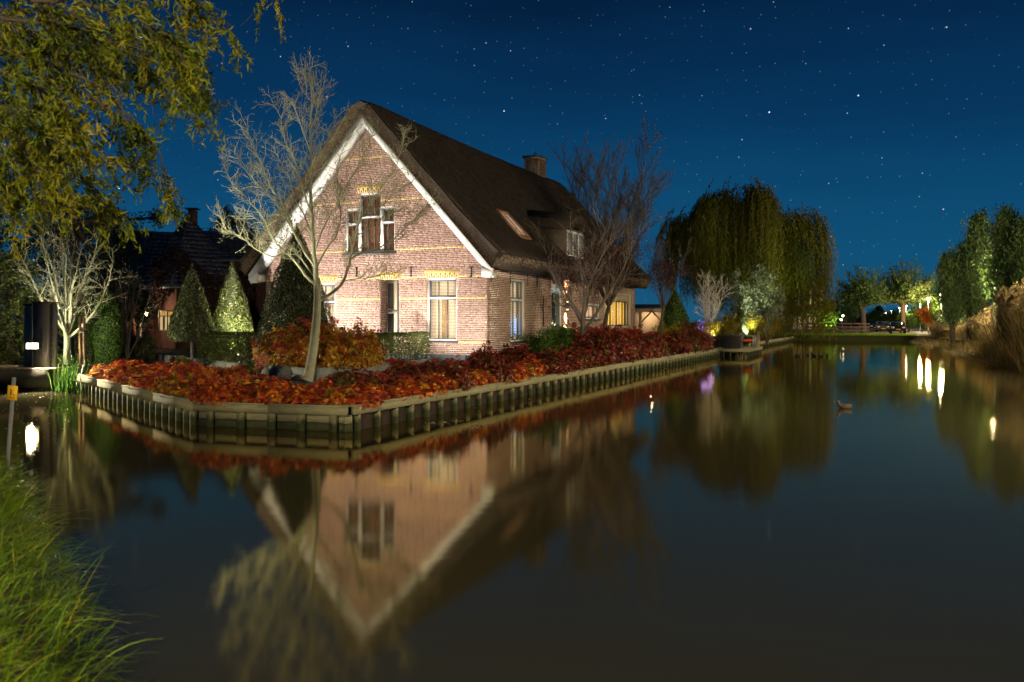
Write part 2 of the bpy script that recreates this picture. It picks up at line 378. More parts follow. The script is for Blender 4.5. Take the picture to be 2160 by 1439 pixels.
LAWN = mat('lawn_ground', (.035, .055, .012), 1., noise=(2.5, (.05, .045, .018), .1), bump=(40, .8))
land('garden_ground', [P0 + Vector((.05, .12, 0)), P1 + Vector((.06, .13, 0)), P2 + Vector((-.03, .14, 0)), P3 + Vector((-.1, .1, 0)), (30, 98), (10, 130), (-110, 130), (-110, 30), (-15.5, 28.6)], ZG - .04, SOIL)
land('far_bank', [(29.5, 91.5), (36, 90.2), (43, 88.5), (46, 90), (300, 500), (900, 1800), (-900, 1800), (-110, 129), (9, 129.5)], .62, LAWN)
RB = [(43.2, 87.2), (38, 72), (32.3, 57), (23.4, 37.5), (17.3, 25), (12.5, 14), (9.5, 3), (9, -20)]
land('right_bank', RB + [(200, -20), (400, 300), (300, 495), (46.5, 90.5)], .6, LAWN)
NB = [(2.2, -3), (.9, 1.2), (-2.15, 4.2), (-3.15, 6.0), (-4.85, 8.5), (-6.5, 10.9), (-7.9, 12.6), (-9.6, 14.2), (-14, 16.5), (-60, 18), (-60, -20), (3, -20)]
# near bank slopes down to the water
bm = bmesh.new(); inn = []
for k, p in enumerate(NB):
    q = Vector((p[0], p[1], 0)); off = Vector((-.75, -.35, 0)) if 0 < k < 9 else Vector((0, 0, 0)); inn.append((q, q + off))
e0 = [bm.verts.new((a.x, a.y, -.12)) for a, b in inn]; e1 = [bm.verts.new((b.x, b.y, .38)) for a, b in inn]
n_ = len(NB)
for i in range(n_): bm.faces.new((e0[i], e0[(i + 1) % n_], e1[(i + 1) % n_], e1[i]))
f_ = bm.faces.new(e1); bmesh.ops.triangulate(bm, faces=[f_]); bmesh.ops.recalc_face_normals(bm, faces=bm.faces)
me = bpy.data.meshes.new('near_bank'); bm.to_mesh(me); bm.free(); put('near_bank', me, SOIL, kind='structure')

# street on the right bank, in line with the lamp row
LD = Vector((.379, .925, 0)); LS = Vector((.925, -.379, 0)); L0 = Vector((32.4, 56, 0))
ASPH = mat('street_paving', (.11, .095, .08), .85, noise=(6, (.08, .07, .06), .2))
def strip(name, a, b, o0, o1, z, material):
    A = L0 + LD * a; B = L0 + LD * b
    m_ = MB().quad(*[(p.x, p.y, z) for p in (A + LS * o0, A + LS * o1, B + LS * o1, B + LS * o0)])
    return put(name, m_.mesh(name), material, kind='structure')
strip('road', 40, 900, -8.5, -1.2, .63, ASPH)
strip('pavement', 40, 900, -1.2, 1.8, .64, PAVE)

# ================================================================== TIMBER QUAY
rq = random.Random(4)
def quay(A, B, label, n_post, plank_len, gap, backing):
    """A->B along the water edge; cap boards, face planks and posts, each a piece of its own"""
    root = empty('timber_quay', ((A + B) / 2).to_tuple()); tag(root, label, 'quay wall', 'timber quay along the garden')
    org = (A + B) / 2; d = (B - A); L = d.length; d.normalize(); nrm = Vector((d.y, -d.x, 0))
    def seg(mb, s0, s1, n0, n1, z0, z1):
        a = A + d * s0 - org; b = A + d * s1 - org
        mb.hexa([a + nrm * n0 + Vector((0, 0, z0)), b + nrm * n0 + Vector((0, 0, z0)), b + nrm * n1 + Vector((0, 0, z0)), a + nrm * n1 + Vector((0, 0, z0)),
                 a + nrm * n0 + Vector((0, 0, z1)), b + nrm * n0 + Vector((0, 0, z1)), b + nrm * n1 + Vector((0, 0, z1)), a + nrm * n1 + Vector((0, 0, z1))])
    k = max(1, round(L / plank_len)); step = L / k
    for i in range(k):
        j = rq.uniform(-.008, .008); e = .006
        m1 = MB(); seg(m1, i * step + e, (i + 1) * step - e, .03 + j, .10 + j, .33 + j, .478 + j); m1.build('waling_board', QWOOD, root)
        m1 = MB(); seg(m1, i * step + e, (i + 1) * step - e, -.12, .115 + j, .482 + j, .512 + j); m1.build('cap_board', QWOOD, root)
    for i in range(n_post):
        s = (i + .5) * L / n_post + rq.uniform(-.03, .03); wdt = rq.uniform(.045, .08)
        m1 = MB(); seg(m1, s - wdt, s + wdt, -.09, .024 + rq.uniform(-.006, .004), -.5, .47); m1.build('post', QPOST, root)
    if backing:
        nb = max(1, round(L / (plank_len * .8))); st2 = L / nb
        for i in range(nb):
            for z0, z1 in ((.16, .325), (-.02, .15), (-.3, -.03)):
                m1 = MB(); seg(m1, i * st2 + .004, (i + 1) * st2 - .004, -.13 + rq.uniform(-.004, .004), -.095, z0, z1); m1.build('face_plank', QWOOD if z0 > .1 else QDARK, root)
    return root
quay(P0, P1, 'pale timber quay with open gaps between posts, from gate to first corner', 22, 2.7, .4, False)
quay(P1, P2, 'short dark timber quay front between two corners below the leaning tree trunk', 5, 1.75, .5, True)
quay(P2, P2 + SD * 38, 'long timber quay running past the thatched house towards the jetty', 58, 3.2, .5, True)
quay(P2 + SD * 44.5, P3, 'far timber quay beyond the jetty leading to the weeping willow', 34, 4.5, .5, True)
quay(P2 + SD * 38, P2 + SD * 44.5, 'timber quay piece behind the small jetty', 8, 3.2, .5, True)

# ================================================================== THATCHED BRICK HOUSE
HC = Vector((-.9, 29.3, ZG)); HR = math.atan2(-.40913, .91248)
Rm = Matrix.Rotation(-HR, 3, 'Z')
house = empty('thatched_house', HC, HR)
tag(house, 'brick farmhouse with steep thatched roof, white bargeboards and yellow brick bands', 'house')
def loc_ray(x, y):
    o = Rm @ (Vector((0, 0, H)) - HC); dd = Rm @ Vector(((x - CX) / F, 1, -(y - HZ) / F)); return o, dd
def gp(x, y, n=0.):            # photo point -> (x, z) on the gable wall plane
    o, dd = loc_ray(x, y); k = (-n - o.y) / dd.y; p = o + dd * k; return p.x, p.z
def sp_(x, y, n=0.):           # photo point -> (y, z) on the side wall plane
    o, dd = loc_ray(x, y); k = (n - o.x) / dd.x; p = o + dd * k; return p.y, p.z
WID, LEN = 9.75, 19.0
XM, MS, ZA = -4.87, 1.09, 8.92          # ridge line, slope, soffit apex
def zs(x): return ZA - MS * abs(x - XM)
zpl = .45; CH = .0655                    # plinth top, brick course
# openings on the gable: (x0, x1, z0, z1)
def rect(fn, x0, y0, x1, y1):
    a = fn((x0), (y0 + y1) / 2)[0]; b = fn(x1, (y0 + y1) / 2)[0]; xm_ = (x0 + x1) / 2
    return (min(a, b), max(a, b), fn(xm_, y1)[1], fn(xm_, y0)[1])
W1 = rect(gp, 901, 587, 964, 719); DR = rect(gp, 802, 590, 842, 768); W0 = rect(gp, 640, 598, 707, 728)
UL = rect(gp, 729, 441, 757.5, 534); UC = rect(gp, 757.5, 407, 804, 532.5); UR = rect(gp, 804, 432, 833, 531)
UB = min(UL[2], UC[2], UR[2]); UL = (UL[0], UL[1], UB, UL[3]); UR = (UR[0], UR[1], UB, UL[3]); UC = (UL[1], UR[0], UB, UC[3])
DR = (DR[0], DR[1], 0.02, DR[3])
SW = rect(sp_, 1077, 590, 1106, 720); SDR = rect(sp_, 1163, 601, 1184, 722); SS = rect(sp_, 1236, 642, 1264, 673); SB = rect(sp_, 1274.5, 617, 1329, 694)
SDR = (SDR[0], SDR[1], .05, SDR[3])
bandz = [gp(1020, 583)[1], gp(1020, 630)[1], gp(1020, 723)[1], gp(999, 520.3)[1], gp(911, 419)[1], gp(833, 329.6)[1]]
bandk = [round((z - zpl) / CH) for z in bandz]
rb = random.Random(7)
cells = []                               # ('g'|'s', a0, a1, z0, z1, yellow)
def spans(lo, hi, z0, z1, opens):
    s = [(lo, hi)]
    for o in opens:
        if o[2] < z1 - .01 and o[3] > z0 + .01:
            s = [q for a, b in s for q in ((a, min(b, o[0])), (max(a, o[1]), b)) if q[1] - q[0] > .02]
    return s
def lay(wall, lo_fn, k_max, opens):
    for k in range(k_max):
        z0 = zpl + k * CH; z1 = z0 + CH - .012
        lo, hi = lo_fn(z0)
        if hi - lo < .1: continue
        yel = wall == 'g' and k in bandk
        for a, b in spans(lo, hi, z0, z1, opens):
            x = a
            # cross bond: a course of stretchers, a course of headers and stretchers
            pat = (.21, .21) if k % 2 == 0 else (.10, .21)
            x = a - (rb.uniform(0, .32) if a == lo else rb.uniform(0, .1))
            i = rb.randrange(2)
            while x < b - .01:
                l = pat[i % 2]; x1 = min(x + l, b); xs = max(x, a)
                if x1 - xs > .03: cells.append((wall, xs, x1, z0, z1, yel))
                x += l + .009; i += 1
lay('g', lambda z: (max(-WID, XM - (ZA + .12 - z) / MS), min(0., XM + (ZA + .12 - z) / MS)), 140, [W1, DR, W0, UL, UC, UR])
lay('s', lambda z: (0.012, LEN), int((3.62 - zpl) / CH), [SW, SDR, SS, SB])
def brick_box(mb, c, t):
    wall, a, b, z0, z1, yel = c; pr = rb.uniform(-.003, .003)
    if wall == 'g': mb.box(a, b, -.009 + pr, .03, z0, z1, t)
    else: mb.box(-.03, .009 + pr, a, b, z0, z1, t)
# mortar shells (walls with real openings, built from strips)
def shell(wall, lo_fn, opens, ztop, name):
    mb = MB(); zc = sorted({0., ztop} | {o[2] for o in opens} | {o[3] for o in opens} | ({3.6 + i * .18 for i in range(40) if 3.6 + i * .18 < ztop} if wall == 'g' else set()))
    for z0, z1 in zip(zc[:-1], zc[1:]):
        if z1 - z0 < 1e-4: continue
        zm = (z0 + z1) / 2; lo, hi = lo_fn(zm)
        for a, b in spans(lo, hi, z0, z1, opens):
            if wall == 'g': mb.box(a, b, 0., .24, z0, z1)
            else: mb.box(-.24, 0., max(a, .242), b, z0, z1)
    return mb.build(name, MORTAR, house)
gw = shell('g', lambda z: (max(-WID, XM - (ZA + .12 - z) / MS), min(-.001, XM + (ZA + .12 - z) / MS)), [W1, DR, W0, UL, UC, UR], ZA, 'gable_wall')
sw = shell('s', lambda z: (0., LEN), [SW, SDR, SS, SB], 3.62, 'side_wall')
MB().box(-WID, -WID + .24, .25, LEN, 0, 3.62).box(-WID + .25, -.25, LEN - .24, LEN, 0, 3.6).build('rear_wall', MORTAR, house)
# the bricks of the lit corner, one object each; the rest as one mesh of real bricks per wall
def dist_key(c):
    wall, a, b, z0, z1, yel = c
    return (-(b - a) > -.15, abs(a) * (1.0 if wall == 'g' else 2.2) + abs((z0 + z1) / 2 - 2.) * .8)
order = sorted(range(len(cells)), key=lambda i: dist_key(cells[i]))
single = set(); ng = ns = 0
for i in order:
    if cells[i][0] == 'g' and ng < 280: single.add(i); ng += 1
shared = {}
gm, sm, ym = MB(), MB(), MB()
for i, c in enumerate(cells):
    t = rb.random()
    if i in single:
        wall, a, b, z0, z1, yel = c
        key = (round(b - a, 3), yel, int(t * 6))
        if key not in shared:
            mbx = MB(); mbx.box(0, b - a, -.009, .03, 0, z1 - z0, t); mesh_ = mbx.mesh('brick'); mesh_.materials.append(YBRICK if yel else BRICK); shared[key] = mesh_
        put('brick', shared[key], None, gw, loc=(a, rb.uniform(-.003, .003), z0))
    else: brick_box(ym if c[5] else (gm if c[0] == 'g' else sm), c, t)
gm.build('brickwork', BRICK, gw, kind='stuff'); sm.build('brickwork', BRICK, sw, kind='stuff'); ym.build('yellow_band', YBRICK, gw, kind='stuff')
MB().box(-WID - .02, .035, -.035, .05, 0, zpl - .01).build('plinth', PLINTH, house)
MB().box(-.05, .033, .052, LEN, 0, zpl - .03).build('plinth', PLINTH, house)

# yellow flared lintels with brown soldier bricks
def lintel(o, h=.30, flare=.14):
    x0, x1, z = o[0], o[1], o[3]; root = MB()
    i = [(x0 - .02, -.016, z), (x1 + .02, -.016, z), (x1 + .02, .02, z), (x0 - .02, .02, z), (x0 - flare, -.016, z + h), (x1 + flare, -.016, z + h), (x1 + flare, .02, z + h), (x0 - flare, .02, z + h)]
    lin = root.hexa(i).build('lintel', YBRICK, house)
    n = max(5, int((x1 - x0) / .085)); 
    for k in range(n):
        u = (k + .5) / n; xb = x0 + (x1 - x0) * u; xt = (x0 - flare * .7) + (x1 - x0 + 1.4 * flare) * u; hh = h * (.62 if k % 2 == 0 else .36); xt = xb + (xt - xb) * hh / h
        m_ = MB(); m_.hexa([(xb - .026, -.022, z - .005), (xb + .026, -.022, z - .005), (xb + .026, .01, z - .005), (xb - .026, .01, z - .005), (xt - .026, -.022, z + hh), (xt + .026, -.022, z + hh), (xt + .026, .01, z + hh), (xt - .026, .01, z + hh)], rb.random())
        m_.build('soldier_brick', BRICK, lin)
for o in (W1, DR, W0, UC): lintel(o)

ROOMW = mat('lit_room_wall', (.5, .42, .3), .9, emit=(1., .76, .46), estr=.9)
ROOMY = mat('lit_yellow_curtain', (.55, .36, .06), .9, emit=(1., .56, .07), estr=1.6, noise=(2, (.4, .26, .05), .2))
ROOMB = mat('bluish_screen_glow', (.2, .25, .35), .9, emit=(.45, .6, 1.), estr=1.5)
ROOMD = mat('dim_room', (.12, .07, .04), .9, emit=(.55, .17, .05), estr=.20)
BLIND = mat('blind_slat', (.62, .50, .36), .7)
BLINDO = mat('wood_blind_slat', (.48, .22, .10), .7)
# windows: frame part with sash, pane, blind and lit room as its own pieces. axis 'g' faces -Y, 's' faces +X
def put_box(mb, wall, a0, a1, d0, d1, z0, z1):
    """a along wall, d depth (negative = outside)"""
    if wall == 'g': mb.box(a0, a1, d0, d1, z0, z1)
    else: mb.box(-d1, -d0, a0, a1, z0, z1)
def frame(wall, o, wdt, d0, d1, material, name, parent):
    mb = MB(); a0, a1, z0, z1 = o
    put_box(mb, wall, a0, a0 + wdt, d0, d1, z0, z1); put_box(mb, wall, a1 - wdt, a1, d0, d1, z0, z1)
    put_box(mb, wall, a0 + wdt, a1 - wdt, d0, d1, z0, z0 + wdt); put_box(mb, wall, a0 + wdt, a1 - wdt, d0, d1, z1 - wdt, z1)
    return mb.build(name, material, parent)
def window(wall, o, split=None, bars=0, blind=BLIND, room=ROOMW, rec=.07, sash=GREYP, outer=WHITE, pitch=.052, sill=True, parent=house, tilt=.35):
    a0, a1, z0, z1 = o
    win = frame(wall, o, .055, rec - .02, rec + .10, outer, 'window', parent)
    parts = [(a0 + .055, a1 - .055, z0 + .055, z1 - .055)]
    if split:
        zz = z0 + (z1 - z0) * split
        mb = MB(); put_box(mb, wall, a0 + .055, a1 - .055, rec - .025, rec + .09, zz - .035, zz + .035); mb.build('transom', outer, win)
        parts = [(a0 + .055, a1 - .055, z0 + .055, zz - .035), (a0 + .055, a1 - .055, zz + .035, z1 - .055)]
    for i, q in enumerate(parts):
        sw_ = .055 if (i == 1 or len(parts) == 1) else .03
        frame(wall, q, sw_, rec + .01, rec + .06, sash, 'sash', win)
        for b in range(bars):
            xb = q[0] + (q[1] - q[0]) * (b + 1) / (bars + 1)
            mb = MB(); put_box(mb, wall, xb - .016, xb + .016, rec + .012, rec + .055, q[2] + sw_, q[3] - sw_); mb.build('glazing_bar', sash, win)
        mb = MB(); put_box(mb, wall, q[0] + sw_, q[1] - sw_, rec + .034, rec + .040, q[2] + sw_, q[3] - sw_); mb.build('pane', GLASS, win)
    if blind:
        mb = MB(); n = int((z1 - z0 - .12) / pitch)
        for k in range(n):
            z = z0 + .07 + k * pitch; dz = pitch * tilt
            if wall == 'g': mb.hexa([(a0 + .07, .15, z), (a1 - .07, .15, z), (a1 - .07, .19, z + dz), (a0 + .07, .19, z + dz), (a0 + .07, .15, z + .004), (a1 - .07, .15, z + .004), (a1 - .07, .19, z + dz + .004), (a0 + .07, .19, z + dz + .004)])
            else: mb.hexa([(-.15, a0 + .07, z), (-.15, a1 - .07, z), (-.19, a1 - .07, z + dz), (-.19, a0 + .07, z + dz), (-.15, a0 + .07, z + .004), (-.15, a1 - .07, z + .004), (-.19, a1 - .07, z + dz + .004), (-.19, a0 + .07, z + dz + .004)])
        mb.build('blind', blind, win, kind='stuff')
        for u in (.18, .82):
            xx = a0 + (a1 - a0) * u; mb = MB(); put_box(mb, wall, xx - .012, xx + .012, .195, .20, z0 + .06, z1 - .06); mb.build('blind_tape', blind, win)
    if room:
        mb = MB(); put_box(mb, wall, a0 - .1, a1 + .1, .40, .43, z0 - .1, z1 + .1); mb.build('lit_room', room, win)
        mb = MB()
        put_box(mb, wall, a0 - .1, a0 - .08, .24, .40, z0 - .1, z1 + .1); put_box(mb, wall, a1 + .08, a1 + .1, .24, .40, z0 - .1, z1 + .1)
        mb.build('reveal', mat('plaster', (.5, .45, .38), .9), win)
    if sill:
        mb = MB(); put_box(mb, wall, a0 - .05, a1 + .05, -.06, rec, z0 - .075, z0 - .004); mb.build('sill', SILL, win)
    return win
w1 = window('g', W1, .685, bars=2)
mb = MB(); mb.box(W1[0] + (W1[1] - W1[0]) * .36, W1[0] + (W1[1] - W1[0]) * .54, .30, .33, W1[2], W1[2] + (W1[3] - W1[2]) * .66).build('curtain', mat('tan_curtain', (.36, .21, .075), .9), w1)
window('g', W0, .70, bars=2)
uw = window('g', UC, .60, bars=2, blind=BLINDO, room=ROOMD, sill=False, pitch=.06)
window('g', UL, .66, bars=1, blind=BLINDO, room=ROOMD, sill=False, pitch=.06)
window('g', UR, .66, bars=1, blind=BLINDO, room=ROOMD, sill=False, pitch=.06)
MB().box(UL[0] - .06, UR[1] + .06, -.07, .05, UB - .085, UB - .005).build('sill', SILL, uw)
# front door set back in a brick porch
a0, a1, z0, z1 = DR
dwm = MB().box(a0 - .004, a0 + .004, .0, .5, z0, z1); rev = MB()
for k in range(int((z1 - z0) / CH)):
    z = z0 + k * CH; y = .0 if k % 2 else -.1
    while y < .5:
        rev.box(a0 - .03, a0 + .012, max(y, .002), min(y + .21, .5), z, z + CH - .012, rb.random()); rev.box(a1 - .012, a1 + .03, max(y, .002), min(y + .21, .5), z, z + CH - .012, rb.random()); y += .222
porch = MB().box(a0 - .25, a0, .25, .56, z0, z1).box(a1, a1 + .25, .25, .56, z0, z1).box(a0 - .25, a1 + .25, .24, .56, z1, z1 + .1).build('porch', MORTAR, house)
rev.build('brickwork', BRICK, porch, kind='stuff')
door = MB().box(a0 + .02, a1 - .02, .46, .52, z0, z1 - .02).build('front_door', BEIGE, house)
dw_ = a1 - a0
MB().box(a0 + .05, a0 + dw_ * .36, .445, .462, z0 + .15, z0 + (z1 - z0) * .60).build('panel', mat('dark_screen', (.035, .033, .03), .6), door)
MB().box(a0 + .05, a0 + dw_ * .36, .445, .462, z0 + (z1 - z0) * .66, z1 - .12).build('panel', mat('dark_screen'), door)
MB().box(a0 + .0, a1 - .0, .39, .455, z0 + (z1 - z0) * .615, z0 + (z1 - z0) * .645).build('transom', GREYP, door)
MB().box(a0 + dw_ * .58, a0 + dw_ * .68, .40, .46, z0, z1 - .02).build('door_post', GREYP, door)
MB().box(a0 + dw_ * .70, a1 - .03, .44, .458, z0 + .05, z0 + (z1 - z0) * .6).build('door_leaf', mat('blue_black_door', (.03, .036, .045), .25), door)
MB().box(a0 + dw_ * .70, a1 - .03, .44, .458, z0 + (z1 - z0) * .67, z1 - .22).build('fanlight', mat('lit_fanlight', (.4, .3, .2), .6, emit=(1., .7, .4), estr=.25), door)
gm_ = MB()
for k in range(5):
    zc = z0 + (z1 - z0) * (.10 + .085 * k)
    for s in range(10):
        an = s * .628; an2 = an + .628; xc = a0 + dw_ * .85; r_ = dw_ * .075
        gm_.bar((xc + r_ * math.cos(an), .43, zc + 1.2 * r_ * math.sin(an)), (xc + r_ * math.cos(an2), .43, zc + 1.2 * r_ * math.sin(an2)), .014, .014, (0, 1, 0))
gm_.build('door_grille', mat('white_iron', (.75, .72, .62), .5), door)
MB().cyl((a0 + dw_ * .64, .36, z0 + 1.0), (a0 + dw_ * .64, .41, z0 + 1.0), .035).build('door_knob', GALV, door)
MB().cyl((a0 + dw_ * .82, .36, z1 - .1), (a0 + dw_ * .82, .36, z1 - .02), .09, .05).build('porch_lamp', mat('porch_lamp_glass', (.8, .75, .65), .4, emit=(1., .82, .6), estr=1.2), door)

# wrought-iron wall anchors
def anchor(x, z, wall='g'):
    m_ = MB()
    if wall == 'g':
        m_.box(x - .014, x + .014, -.055, -.02, z - .17, z + .17); m_.cyl((x - .05, -.04, z + .16), (x + .05, -.04, z + .16), .022, n=6); m_.cyl((x - .035, -.04, z - .15), (x + .035, -.04, z - .15), .02, n=6); m_.box(x - .03, x + .03, -.06, -.02, z - .03, z + .03)
    m_.build('wall_anchor', IRON, house)
for x in (753, 868, 995): anchor(*gp(x, 574))
for x in (1035, 1075.5, 1112, 1132, 1159.5, 1188):
    y_, z_ = sp_(x, 560); MB().box(.012, .03, y_ - .015, y_ + .015, 3.02, 3.56).build('wall_anchor', IRON, house)
y_, z_ = sp_(1145, 656); MB().box(.012, .035, y_ - .03, y_ + .03, z_ - .62, z_ + .62).build('wall_anchor', IRON, house)

# side windows and door
s1 = window('s', SW, .67, bars=2, blind=BLIND, room=ROOMW, outer=WHITE, sash=mat('blue_grey_paint', (.14, .19, .23), .5), pitch=.10, tilt=.15)
ym_ = SW[0] + (SW[1] - SW[0]) * .42
MB().box(-.30, -.285, SW[0] - .02, ym_, SW[2] - .02, SW[3] + .02).build('curtain', ROOMY, s1)
MB().box(-.34, -.32, ym_ + .15, SW[1] + .1, SW[2] + .2, SW[2] + .9).build('screen', ROOMB, s1)
window('s', SS, None, bars=0, blind=None, room=mat('lit_kitchen_wall', (.6, .45, .33), .9, emit=(1., .62, .36), estr=1.0), sash=GREYP)
b1 = frame('s', SB, .17, -.04, .12, BEIGE, 'window', house)
for k in range(4):
    yy = SB[0] + .17 + (SB[1] - SB[0] - .34) * (k + .5) / 4; hw = (SB[1] - SB[0] - .34) / 8
    l_ = frame('s', (yy - hw + .01, yy + hw - .01, SB[2] + .17, SB[3] - .45), .05, .06, .11, GREYP, 'sash', b1)
    m_ = MB(); put_box(m_, 's', yy - hw + .06, yy + hw - .06, .082, .088, SB[2] + .22, SB[3] - .5); m_.build('pane', GLASS, b1)
    m_ = MB(); put_box(m_, 's', yy - hw * .55, yy + hw * (.9 if k else .2), .30, .32, SB[2] + .1, SB[3] - .4); m_.build('curtain', ROOMY, b1)
m_ = MB(); put_box(m_, 's', SB[0], SB[1], .5, .52, SB[2], SB[3]); m_.build('lit_room', ROOMW, b1)
m_ = MB(); put_box(m_, 's', SB[0] + .17, SB[1] - .17, .02, .1, SB[3] - .45, SB[3] - .17); m_.build('head_board', BEIGE, b1)
sd = frame('s', SDR, .06, .02, .13, WHITE, 'side_door', house)
m_ = MB(); put_box(m_, 's', SDR[0] + .06, SDR[1] - .06, .06, .11, SDR[2], SDR[3] - .42); m_.build('door_leaf', mat('dark_green_door', (.02, .035, .028), .2, spec=.6), sd)
m_ = MB(); put_box(m_, 's', SDR[0] + .06, SDR[1] - .06, .07, .10, SDR[3] - .36, SDR[3] - .06); m_.build('fanlight', mat('pale_fanlight', (.3, .36, .4), .2, emit=(.6, .75, .85), estr=.16), sd)
m_ = MB(); put_box(m_, 's', SDR[1] - .16, SDR[1] - .12, .0, .06, 1.0, 1.12); m_.build('door_handle', GALV, sd)

# ---- thatched roof: one swept profile
prof = []
TH = .52; nx_, nz_ = MS / math.hypot(MS, 1), 1 / math.hypot(MS, 1)
EAV = WID / 2 + .50
nE = 26
zu = lambda dx: ZA + .40 - MS * dx
for i in range(nE + 1):                       # outer, left eave -> ridge -> right eave
    u = 1 - i / nE; dx = u * EAV
    prof.append((-(dx + TH * nx_ * .98), zu(dx) + TH * nz_ + .22 * (u ** 6)))
prof = [p for p in prof if p[0] < -.28] 
rid = zu(0) + TH * nz_ + .10
prof += [(-.26, rid - .10), (-.15, rid - .02), (0, rid + .02)]
full = prof + [(-x, z) for x, z in reversed(prof[:-1])]
inner = [(EAV, zu(EAV) - .02), (EAV * .5, zu(EAV * .5)), (0, zu(0)), (-EAV * .5, zu(EAV * .5)), (-EAV, zu(EAV) - .02)]
loop = np.array(full + inner); NL = len(loop); NO = len(full)
ys = [-.66, -.60, -.50] + list(np.linspace(-.2, LEN + .2, 70)) + [LEN + .45, LEN + .55]
rngh = np.random.default_rng(3); VV = []
cen = np.array([0, 6.3])
for k, y in enumerate(ys):
    L_ = loop.copy()
    ins = {0: .07, 1: .02, 2: .0}.get(k, {len(ys) - 1: .14, len(ys) - 2: .05}.get(k, 0.))
    if ins:
        for i in range(NO):
            s_ = 1 if loop[i, 0] > 0 else -1
            L_[i] -= np.array([s_ * nx_, nz_]) * ins
    sag = -.10 * math.sin(math.pi * max(0, min(1, y / LEN)))
    P = np.column_stack([L_[:, 0] + XM, np.full(NL, y), L_[:, 1] + sag])
    nb = wave(P, .9, 1.) * .022 + wave(P, 2.7, 2.) * .014 + rngh.normal(0, .006, NL)
    P[:NO, 2] += nb[:NO]; VV.append(P)
VV = np.concatenate(VV); FF = []
for k in range(len(ys) - 1):
    for i in range(NL): FF.append((k * NL + i, k * NL + (i + 1) % NL, (k + 1) * NL + (i + 1) % NL, (k + 1) * NL + i))
# end caps, quads between outer and inner outline
def cap(base):
    out_i = list(range(NO)); inn_pts = np.array(inner)[::-1]
    idx = [base + NO + 4 - j for j in range(5)]
    for i in range(NO - 1):
        u0 = i / (NO - 1); j0 = min(3, int(u0 * 4)); j1 = min(3, int((i + 1) / (NO - 1) * 4 - 1e-9))
        FF.append((base + i, base + i + 1, idx[j0 + (1 if (i + 1) / (NO - 1) * 4 - j0 > .5 else 0)], idx[j0 + (1 if u0 * 4 - j0 > .5 else 0)]))
cap(0); cap((len(ys) - 1) * NL)
clean = [f for f in FF]
rme = bpy.data.meshes.new('thatched_roof'); rme.from_pydata([tuple(v) for v in VV], [], [tuple(dict.fromkeys(f)) for f in clean]); rme.validate()
roof = put('thatched_roof', rme, THATCH, house)
for p in rme.polygons: p.use_smooth = True
# loose straw at verges, eaves and over the slopes
rs = np.random.default_rng(5); SV, ST = [], []
def straw(P, D, L_, wd, t):
    n = len(P); D = unit(D + rs.normal(0, .18, (n, 3))); B = unit(np.cross(D, rs.normal(0, 1, (n, 3)))) * wd
    q = P + D * (L_ * rs.uniform(.5, 1.3, n))[:, None]
    SV.append(np.stack([P - B, P + B, q], 1).reshape(-1, 3)); ST.append(np.clip(t + rs.normal(0, .25, n), 0, 1))
def slope_pt(n, y0, y1, u0, u1, side, off=0.):
    u = rs.uniform(u0, u1, n); dx = u * EAV; y = rs.uniform(y0, y1, n); s_ = np.where(rs.random(n) < .5, -1., 1.) if side == 0 else np.full(n, float(side))
    P = np.column_stack([XM + s_ * (dx + (TH + off) * nx_), y, zu(dx) + (TH + off) * nz_ + .22 * u ** 6 - .10 * np.sin(np.pi * np.clip(y / LEN, 0, 1))])
    return P, s_
P, s_ = slope_pt(9000, -.58, -.35, 0., 1., 0, -.02); straw(P, np.column_stack([s_ * .55, np.full(len(P), -.45), np.full(len(P), -.65)]), .10, .004, .6)
# verge face stubble
n = 24000; u = rs.uniform(0, 1, n); dx = u * EAV; off = rs.uniform(.0, TH - .12, n); s_ = np.where(rs.random(n) < .5, -1., 1.)
P = np.column_stack([XM + s_ * (dx + off * nx_), np.full(n, -.655), zu(dx) + off * nz_]); straw(P, np.column_stack([s_ * .25, np.full(n, -.8), np.full(n, -.35)]), .045, .007, .85)
P, s_ = slope_pt(34000, -.4, LEN + .4, .02, 1., 1, .0); straw(P, np.column_stack([s_ * .67, np.zeros(len(P)), np.full(len(P), -.70)]), .20, .007, .02)
n = 7000; y = rs.uniform(-.5, LEN + .4, n); off = rs.uniform(0, TH, n); P = np.column_stack([XM + EAV + off * nx_, y, zu(EAV) + off * nz_ + .1]); straw(P, np.tile([.5, 0, -.75], (n, 1)), .09, .005, .5)
dsv, dst = SV.pop(2), ST.pop(2)
put('weathered_straw', new_mesh('weathered_straw', dsv, np.arange(len(dsv)).reshape(-1, 3), dst + .3), DSTRAW, roof, kind='stuff')
SVc = np.concatenate(SV); SF = np.arange(len(SVc)).reshape(-1, 3)
put('straw_fringe', new_mesh('straw_fringe', SVc, SF, np.concatenate(ST)), STRAW, roof, kind='stuff')
